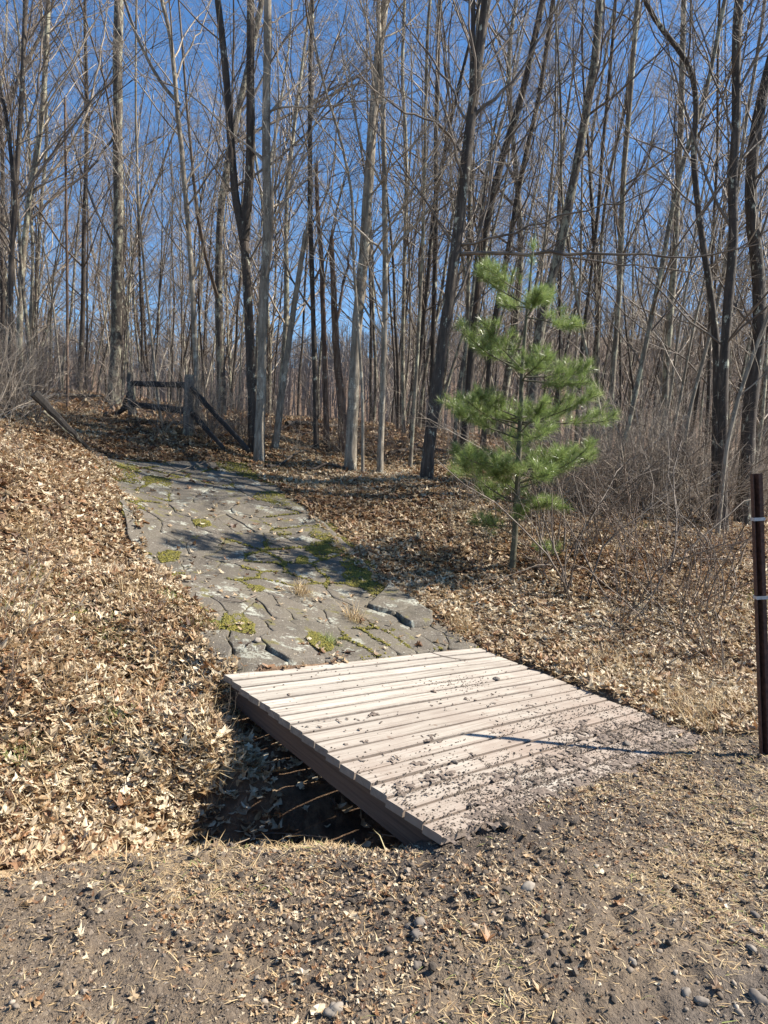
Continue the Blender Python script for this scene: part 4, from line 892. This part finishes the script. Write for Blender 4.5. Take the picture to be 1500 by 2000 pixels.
sh_ = zone(300000, lambda x, y: gravel_mask(x, y)*(sstep(-.05, .3, fbm(x*2.2+4, y*2.2, 3, 43))*.75+.10)*sstep(-.5, .3, -.66*(x-.75)+.75*(y-2.05)), -3, 4.5, 1.5, 6)
n = len(sh_); blades('dead_grass', sh_, rng.uniform(.015, .075, n), np.abs(rng.normal(.12, .22, n)), rng.uniform(.0008, .0022, n), np.clip(rng.beta(2, 2, n)+(rng.random(n) < .05)*.5, 0, 1), 'short matted dead grass and straw bits on the gravel shoulder', 'grass')

# green and straw tufts among the leaves of the bank
def tufts(name, spots, cnt_, tl, th, lo, hi, label):
    q = []
    for px, py, r in spots:
        c = ground_hit(px, py); rr_ = r/F*c[1]; q.append(c[:2]+rng.normal(size=(cnt_, 2))*[rr_, rr_*1.4])
    q = np.concatenate(q); n = len(q); blades(name, q, rng.uniform(tl, th, n), rng.uniform(.2, 1.3, n), rng.uniform(.0014, .0026, n), rng.uniform(lo, hi, n), label, 'grass')
tufts('green_grass', [(210, 1250, 22), (60, 1140, 30), (140, 1205, 22), (225, 1425, 16), (20, 1210, 26), (400, 1232, 14), (640, 1260, 10), (330, 1190, 10), (40, 1500, 20), (1265, 1035, 18), (1480, 1170, 14)], 420, .05, .14, .95, 1, 'small green grass tufts showing through the leaves')
tufts('straw_grass', [(300, 1310, 40), (120, 1360, 60), (200, 1460, 60), (340, 1500, 40), (30, 1280, 50), (260, 1180, 30), (440, 1420, 22), (410, 1500, 24), (100, 1560, 50), (60, 1050, 30), (1380, 1400, 34), (1300, 1360, 34), (1430, 1380, 34), (1200, 1300, 26), (900, 1235, 14), (690, 1215, 8), (590, 1165, 8), (1340, 1410, 30)], 260, .08, .28, .1, .9, 'straw coloured grass clumps standing in the leaf litter')
# gravel
ph = (1+5**.5)/2
ICO = nrm(np.array([(-1, ph, 0), (1, ph, 0), (-1, -ph, 0), (1, -ph, 0), (0, -1, ph), (0, 1, ph), (0, -1, -ph), (0, 1, -ph), (ph, 0, -1), (ph, 0, 1), (-ph, 0, -1), (-ph, 0, 1)], float))
ICF = np.array([(0, 11, 5), (0, 5, 1), (0, 1, 7), (0, 7, 10), (0, 10, 11), (1, 5, 9), (5, 11, 4), (11, 10, 2), (10, 7, 6), (7, 1, 8), (3, 9, 4), (3, 4, 2), (3, 2, 6), (3, 6, 8), (3, 8, 9), (4, 9, 5), (2, 4, 11), (6, 2, 10), (8, 6, 7), (9, 8, 1)])
STN = [(ICO*np.array([1, rng.uniform(.6, .9), rng.uniform(.45, .7)])*(1+.18*rng.normal(size=(12, 1))), ICF) for _ in range(10)]
OCT = [(np.array([(1, 0, 0), (-1, 0, 0), (0, .8, 0), (0, -.8, 0), (0, 0, .6), (0, 0, -.6)])*(1+.2*rng.normal(size=(6, 1))), np.array([(0, 2, 4), (2, 1, 4), (1, 3, 4), (3, 0, 4), (2, 0, 5), (1, 2, 5), (3, 1, 5), (0, 3, 5)])) for _ in range(8)]
x = rng.uniform(-3, 5, 300000); y = 1.45+rng.random(300000)**1.25*5; g = gravel_mask(x, y); u, v = deck_uv(x, y)
ok = (rng.random(len(x)) < g*.9*(.35+.9*sstep(-.3, .2, fbm(x*2.5, y*2.5, 3, 44)))) & (np.abs(x) < y*.6+.5) & ~((u > 0) & (u < 1) & (v < .98) & (v > -.1)); xy = np.column_stack([x[ok], y[ok]]); n = len(xy)
rdm = sstep(.1, -.2, -.66*(xy[:, 0]-.75)+.75*(xy[:, 1]-2.05)); sz = rng.uniform(.0016, .0052, n)*(1+(rng.random(n) < .06)*1.3)
scatter('gravel', xy, sz*.2, sz, .6, OCT, np.clip(rng.beta(1.8, 2.2, n)+.12*rdm, 0, 1), M_gravel, kind='stuff', label='fine dark gravel and grit of the road shoulder', category='gravel')
m_ = 9000; x = rng.uniform(-2.5, 4.5, m_); y = 1.5+rng.random(m_)*4.4; g = gravel_mask(x, y); u, v = deck_uv(x, y); rdm = sstep(.1, -.15, -.66*(x-.75)+.75*(y-2.05))
ok = (rng.random(m_) < g*(1-rdm)*(.12+sstep(0, .3, fbm(x*1.6, y*1.6, 3, 48)+.35*np.exp(-(((u-.6)**2)/.3+((v-1.1)/.2)**2))))) & ~((u > 0) & (u < 1) & (v < .97) & (v > -.1)); xy = np.column_stack([x[ok], y[ok]]); n = len(xy); sz = .006+.014*rng.random(n)**3
scatter('dirt_clods', xy, sz*.3, sz, .6, STN, rng.beta(1.6, 4, n), M_gravel, kind='stuff', label='dark crumbly clods of dirt scraped up along the shoulder', category='dirt')
m_ = 5200; x = rng.uniform(-2.5, 4.5, m_); y = 1.45+rng.random(m_)**1.2*4.4; g = gravel_mask(x, y); u, v = deck_uv(x, y); rdm = sstep(.15, -.2, -.66*(x-.75)+.75*(y-2.05))
ok = (rng.random(m_) < g*(.28+.7*rdm)) & ~((u > 0) & (u < 1) & (v < 1) & (v > -.1)); xy = np.column_stack([x[ok], y[ok]]); n = len(xy); sz = .005+.012*rng.random(n)**2.5
scatter('pebbles', xy, sz*.25, sz, .35, STN, np.clip(rng.beta(3, 2, n)+.05, 0, 1), M_gravel, smooth=True, kind='stuff', label='rounded pebbles strewn over the shoulder and road edge', category='pebbles')
# dirt on the deck
uu, vv_ = np.meshgrid(np.arange(0, 1, .0042), np.arange(.42, 1.03, .0055), indexing='ij')
PX = DBL[None, None]+(DBR-DBL)*uu[..., None]+BX*vv_[..., None]; X, Y_ = PX[..., 0], PX[..., 1]
bandv = np.exp(-((((vv_*nb) % 1.0)-.55)/.3)**2)
hh = .030*sstep(.72, 1.12, vv_+.12*(uu-.4))+.030*fbm(X*6, Y_*6, 4, 81)+.045*fbm(X*38, Y_*38, 3, 83)-.021+.008*bandv
hh = np.minimum(hh, .009); Z = deck_z(X, Y_)+hh-.001+.009*fbm(X*75, Y_*75, 2, 85)
iid = np.arange(X.size).reshape(X.shape); kp = (hh[:-1, :-1] > -.001) & (hh[1:, 1:] > -.001) & (hh[1:, :-1] > -.001) & (hh[:-1, 1:] > -.001)
qd = np.stack([iid[:-1, :-1], iid[1:, :-1], iid[1:, 1:], iid[:-1, 1:]], -1)[kp]
M_soil = simple('gritty_soil', (.075, .056, .045), .95, 0, (.21, .165, .13), 90)
obj('soil', mk_mesh('soil', np.stack([X, Y_, Z], -1).reshape(-1, 3), qd, M_soil, False), kind='stuff', label='gritty soil spread over the front boards of the footbridge', category='soil')
m_ = 100000; u = rng.random(m_); v = rng.random(m_); pk = .008+.9*sstep(.5, 1.05, v+.16*(u-.5))**1.3*sstep(-.25, .25, fbm(u*12, v*12, 3, 86)+.25*v); pk += .35*np.exp(-((u-.62)**2/.01+(v-.33)**2/.002))
ok = rng.random(m_) < pk; P_ = DBL+(DBR-DBL)*u[ok][:, None]+BX*v[ok][:, None]; n = len(P_); sz = .0018+.007*rng.random(n)**3
ev = sstep(.55, 1.04, v[ok]+.1*(u[ok]-.4))
hz = np.maximum(0, np.minimum(.006, .026*ev+.030*fbm(P_[:, 0]*6, P_[:, 1]*6, 4, 81)-.024))
scatter('soil_crumbs', P_[:, :2], sz*.4, sz, .6, OCT, rng.beta(1.7, 2.6, n), M_gravel, zf=P_[:, 2]+hz, kind='stuff', label='dark soil crumbs and grit sprinkled over the deck boards', category='soil')
# moss
mp = [(210, 905, 24), (225, 930, 30), (240, 915, 22), (305, 943, 20), (330, 1093, 16), (490, 915, 30), (520, 932, 30), (455, 910, 20), (565, 985, 26), (530, 975, 20), (635, 1045, 20), (625, 1080, 20), (660, 1065, 26), (705, 1110, 26), (735, 1148, 28), (700, 1135, 22),
      (460, 1225, 22), (478, 1232, 16), (630, 1265, 18), (615, 1255, 14), (410, 1230, 16), (590, 1100, 10), (500, 1155, 12), (385, 1205, 12), (780, 1165, 16), (338, 1130, 12), (395, 1027, 12), (60, 1140, 26), (640, 1030, 14), (150, 1215, 18), (695, 1095, 18)]
cx2, cs = [], []
for px, py, r in mp:
    c = ground_hit(px, py); d = c[1]; rr_ = r/F*d*1.5; k = int(34*r)
    a = rng.uniform(0, 2*pi, k); q = rr_*np.sqrt(rng.random(k))*(.6+.5*noise(np.cos(a)*2+px, np.sin(a)*2+py, 3)+.3); cx2.append(np.stack([c[0]+np.cos(a)*q, c[1]+np.sin(a)*q*1.6], -1))
jp = np.concatenate(JP); jp = np.repeat(jp, 7, 0)+rng.normal(0, .012, (len(jp)*7, 2)); jm = fbm(jp[:, 0]*1.6, jp[:, 1]*1.6, 3, 66)+.16*sstep(.35, .0, np.minimum(seg_dist(jp[:, 0], jp[:, 1], RIGHTE), seg_dist(jp[:, 0], jp[:, 1], LEFTE)))
cx2.append(jp[jm > .06+.08*rng.random(len(jm))])
xy = np.concatenate(cx2); n = len(xy); zf = height(xy[:, 0], xy[:, 1], False)+np.where(path_in(xy[:, 0], xy[:, 1]), .030, .01); sz = rng.uniform(.005, .015, n)
scatter('moss', xy, 0, sz, .4, STN, np.clip(rng.beta(2, 2, n), 0, 1), M_moss, zf=zf, kind='stuff', label='yellow green moss cushions along the stone path', category='moss')

# individual stones
def rock(name, p, s, label, cat, m=M_stone, sq=.65, tint=.5, group=None):
    V = ICO.copy(); Fc = ICF; 
    for _ in range(2):
        e = {}; nf = []; VL = list(V)
        def mid(a, b):
            k = (min(a, b), max(a, b))
            if k not in e: e[k] = len(VL); VL.append((VL[a]+VL[b])/2)
            return e[k]
        for a, b, c in Fc: ab, bc, ca = mid(a, b), mid(b, c), mid(c, a); nf += [(a, ab, ca), (b, bc, ab), (c, ca, bc), (ab, bc, ca)]
        V = nrm(np.array(VL)); Fc = np.array(nf)
    o_ = rng.random(2)*50; r = 1+.7*fbm(V[:, 0]*1.2+o_[0]+V[:, 2], V[:, 1]*1.2+o_[1], 3, 5)
    V = V*r[:, None]*s*np.array([1, .75+.2*rng.random(), sq]); V = V*.85; a = rng.uniform(0, 6.28); c, q = cos(a), sin(a); V = V@np.array([[c, -q, 0], [q, c, 0], [0, 0, 1]])
    o = obj(name, mk_mesh(name, V, Fc, m, True, {'tint': np.full(len(V), tint)}), None, p, label=label, category=cat)
    if group: o['group'] = group
for px, py, s, lab, tn in [(1030, 1738, .030, 'pale knobbly stone on the shoulder below the buried deck boards', .95), (800, 1822, .024, 'grey rounded stone, one of a pair on the shoulder straw', .3), (820, 1815, .026, 'pinkish rounded stone, one of a pair on the shoulder straw', .6),
        (812, 1842, .024, 'smooth flat stone just below the rounded pair', .55), (650, 1990, .034, 'large rounded stone at the bottom edge of the photo', .8), (815, 1895, .022, 'small upright dark stone below the rounded pair', .35), (1235, 1872, .02, 'pale stone on the bare road edge, right of the straw patch', .8),
        (1370, 1955, .026, 'greyish stone in the gravel at the bottom right corner', .6), (1480, 1965, .034, 'largest smooth stone in the bottom right corner', .5), (1340, 1935, .024, 'rounded stone left of the corner gravel', .7), (1475, 1785, .024, 'long grey stone at the right edge of the road gravel', .4), (1470, 1860, .022, 'pale oval stone near the right edge', .8)]:
    p = ground_hit(px, py); p[2] = hgt(p[0], p[1])+s*.08; rock('stone', p, s, lab, 'stone', tint=tn)
for px, py, s, lab in [(502, 1270, .035, 'small white lump of rock sitting on the corner flagstone')]:
    p = ground_hit(px, py); p[2] += .075; rock('stone', p, s, lab, 'stone', tint=1.0)
for px, py, s, lab, tn in [(1155, 1350, .0, '', 0), (1222, 1455, .032, 'smooth grey stone resting on the gritty front boards', .3), (887, 1490, .022, 'round pebble in the soil heap on the deck', .35), (847, 1352, .026, 'dark clod of dirt on the middle boards', 0), (563, 1358, .016, 'small brown clod near the left end of the boards', 0), (970, 1328, .03, 'flat tuft of dry debris on the rear boards', .5), (1063, 1388, .0, '', 0)]:
    if s: p = on_deck(px, py); p = p+ND*(s*.3); rock('stone' if tn > .1 else 'dirt_clod', p, s, lab, 'stone' if tn > .1 else 'clod', M_stone if tn > .1 else M_soil, .5, tn)
# curved twig on the deck, sticks
def stick(name, P, r, label, m=M_twigr):
    P = np.array(P); a, R = resample(P, np.linspace(r, r*.4, len(P)), 14); V, Q = tubes(a[None], R[None], 5); b = a[0].copy()
    obj(name, mk_mesh(name, V-b, Q, m, True), None, b, label=label, category='stick')
stick('stick', [on_deck(x, y)+ND*.006 for x, y in [(820, 1268), (870, 1285), (910, 1290), (945, 1284)]], .004, 'thin curved twig lying across the rear deck boards')
for pl, r, lab in [([(300, 1645), (420, 1680), (520, 1640), (640, 1650)], .004, 'thin fallen stick along the ditch edge by the deck'), ([(720, 1640), (790, 1652), (850, 1640)], .005, 'short stick at the lower mouth of the ditch'),
                   ([(900, 1180), (1000, 1130), (1100, 1125)], .008, 'fallen branch at the foot of the pine sapling'), ([(1310, 1093), (1400, 1100), (1470, 1098)], .014, 'dark fallen branch lying across the upper right bank'),
                   ([(1150, 1000), (1200, 1010), (1260, 985)], .02, 'thick fallen branch at the top of the right bank'), ([(500, 1170), (470, 1185), (430, 1180)], .008, 'bare stick lying across the flagstones'), ([(330, 930), (420, 905), (380, 895)], .006, 'stick at the head of the stone path')]:
    P = []
    for x, y in pl: q = ground_hit(x, y); q[2] = hgt(q[0], q[1])+.03+r; P.append(q)
    stick('stick', P, r, lab, M_twig)
by = {}
for lab, px, o in REG: lab = ' '.join(lab.split()); by.setdefault(lab, []).append((px, o))
ORD = ['leftmost', 'second from the left', 'third from the left', 'fourth from the left', 'fifth from the left', 'sixth from the left', 'seventh from the left', 'eighth from the left', 'ninth from the left', 'tenth from the left', 'eleventh from the left', 'twelfth from the left', 'thirteenth from the left', 'fourteenth from the left']
for lab, L in by.items():
    L.sort(key=lambda q: q[0])
    for i, (px, o) in enumerate(L):
        o['label'] = lab if len(L) == 1 else lab+', '+('rightmost' if i == len(L)-1 else ORD[min(i, 13)])
for k, (x0_, y0_, Y0, x1_, y1_, Y1, r, lab) in enumerate([(560, 820, 15, 700, 800, 17, .06, 'fallen grey log behind the two snags'), (760, 885, 14, 900, 870, 15.5, .05, 'fallen log on the floor behind the slim forked tree'), (1120, 900, 13.5, 1300, 880, 14.5, .07, 'dark fallen log in the right thicket'),
        (60, 790, 15, 200, 770, 18, .06, 'fallen log between the thicket and the lichen patched tree'), (520, 880, 11.8, 600, 850, 13, .03, 'dead branch lying below the leaning broken trunk'), (600, 885, 12, 690, 878, 12.4, .03, 'dead branch lying at the foot of the snags'), (1020, 1000, 10.5, 1160, 985, 11.2, .03, 'dead branch lying behind the pine sapling')]):
    a = atY(x0_, y0_, Y0); b = atY(x1_, y1_, Y1); P = []
    for f in np.linspace(0, 1, 6): q = a+(b-a)*f; q[2] = hgt(q[0], q[1])+r+.05*abs(rng.normal()); P.append(q)
    stick('fallen_branch', P, r, lab, M_dark)
print('verts', sum(len(m.vertices) for m in bpy.data.meshes))
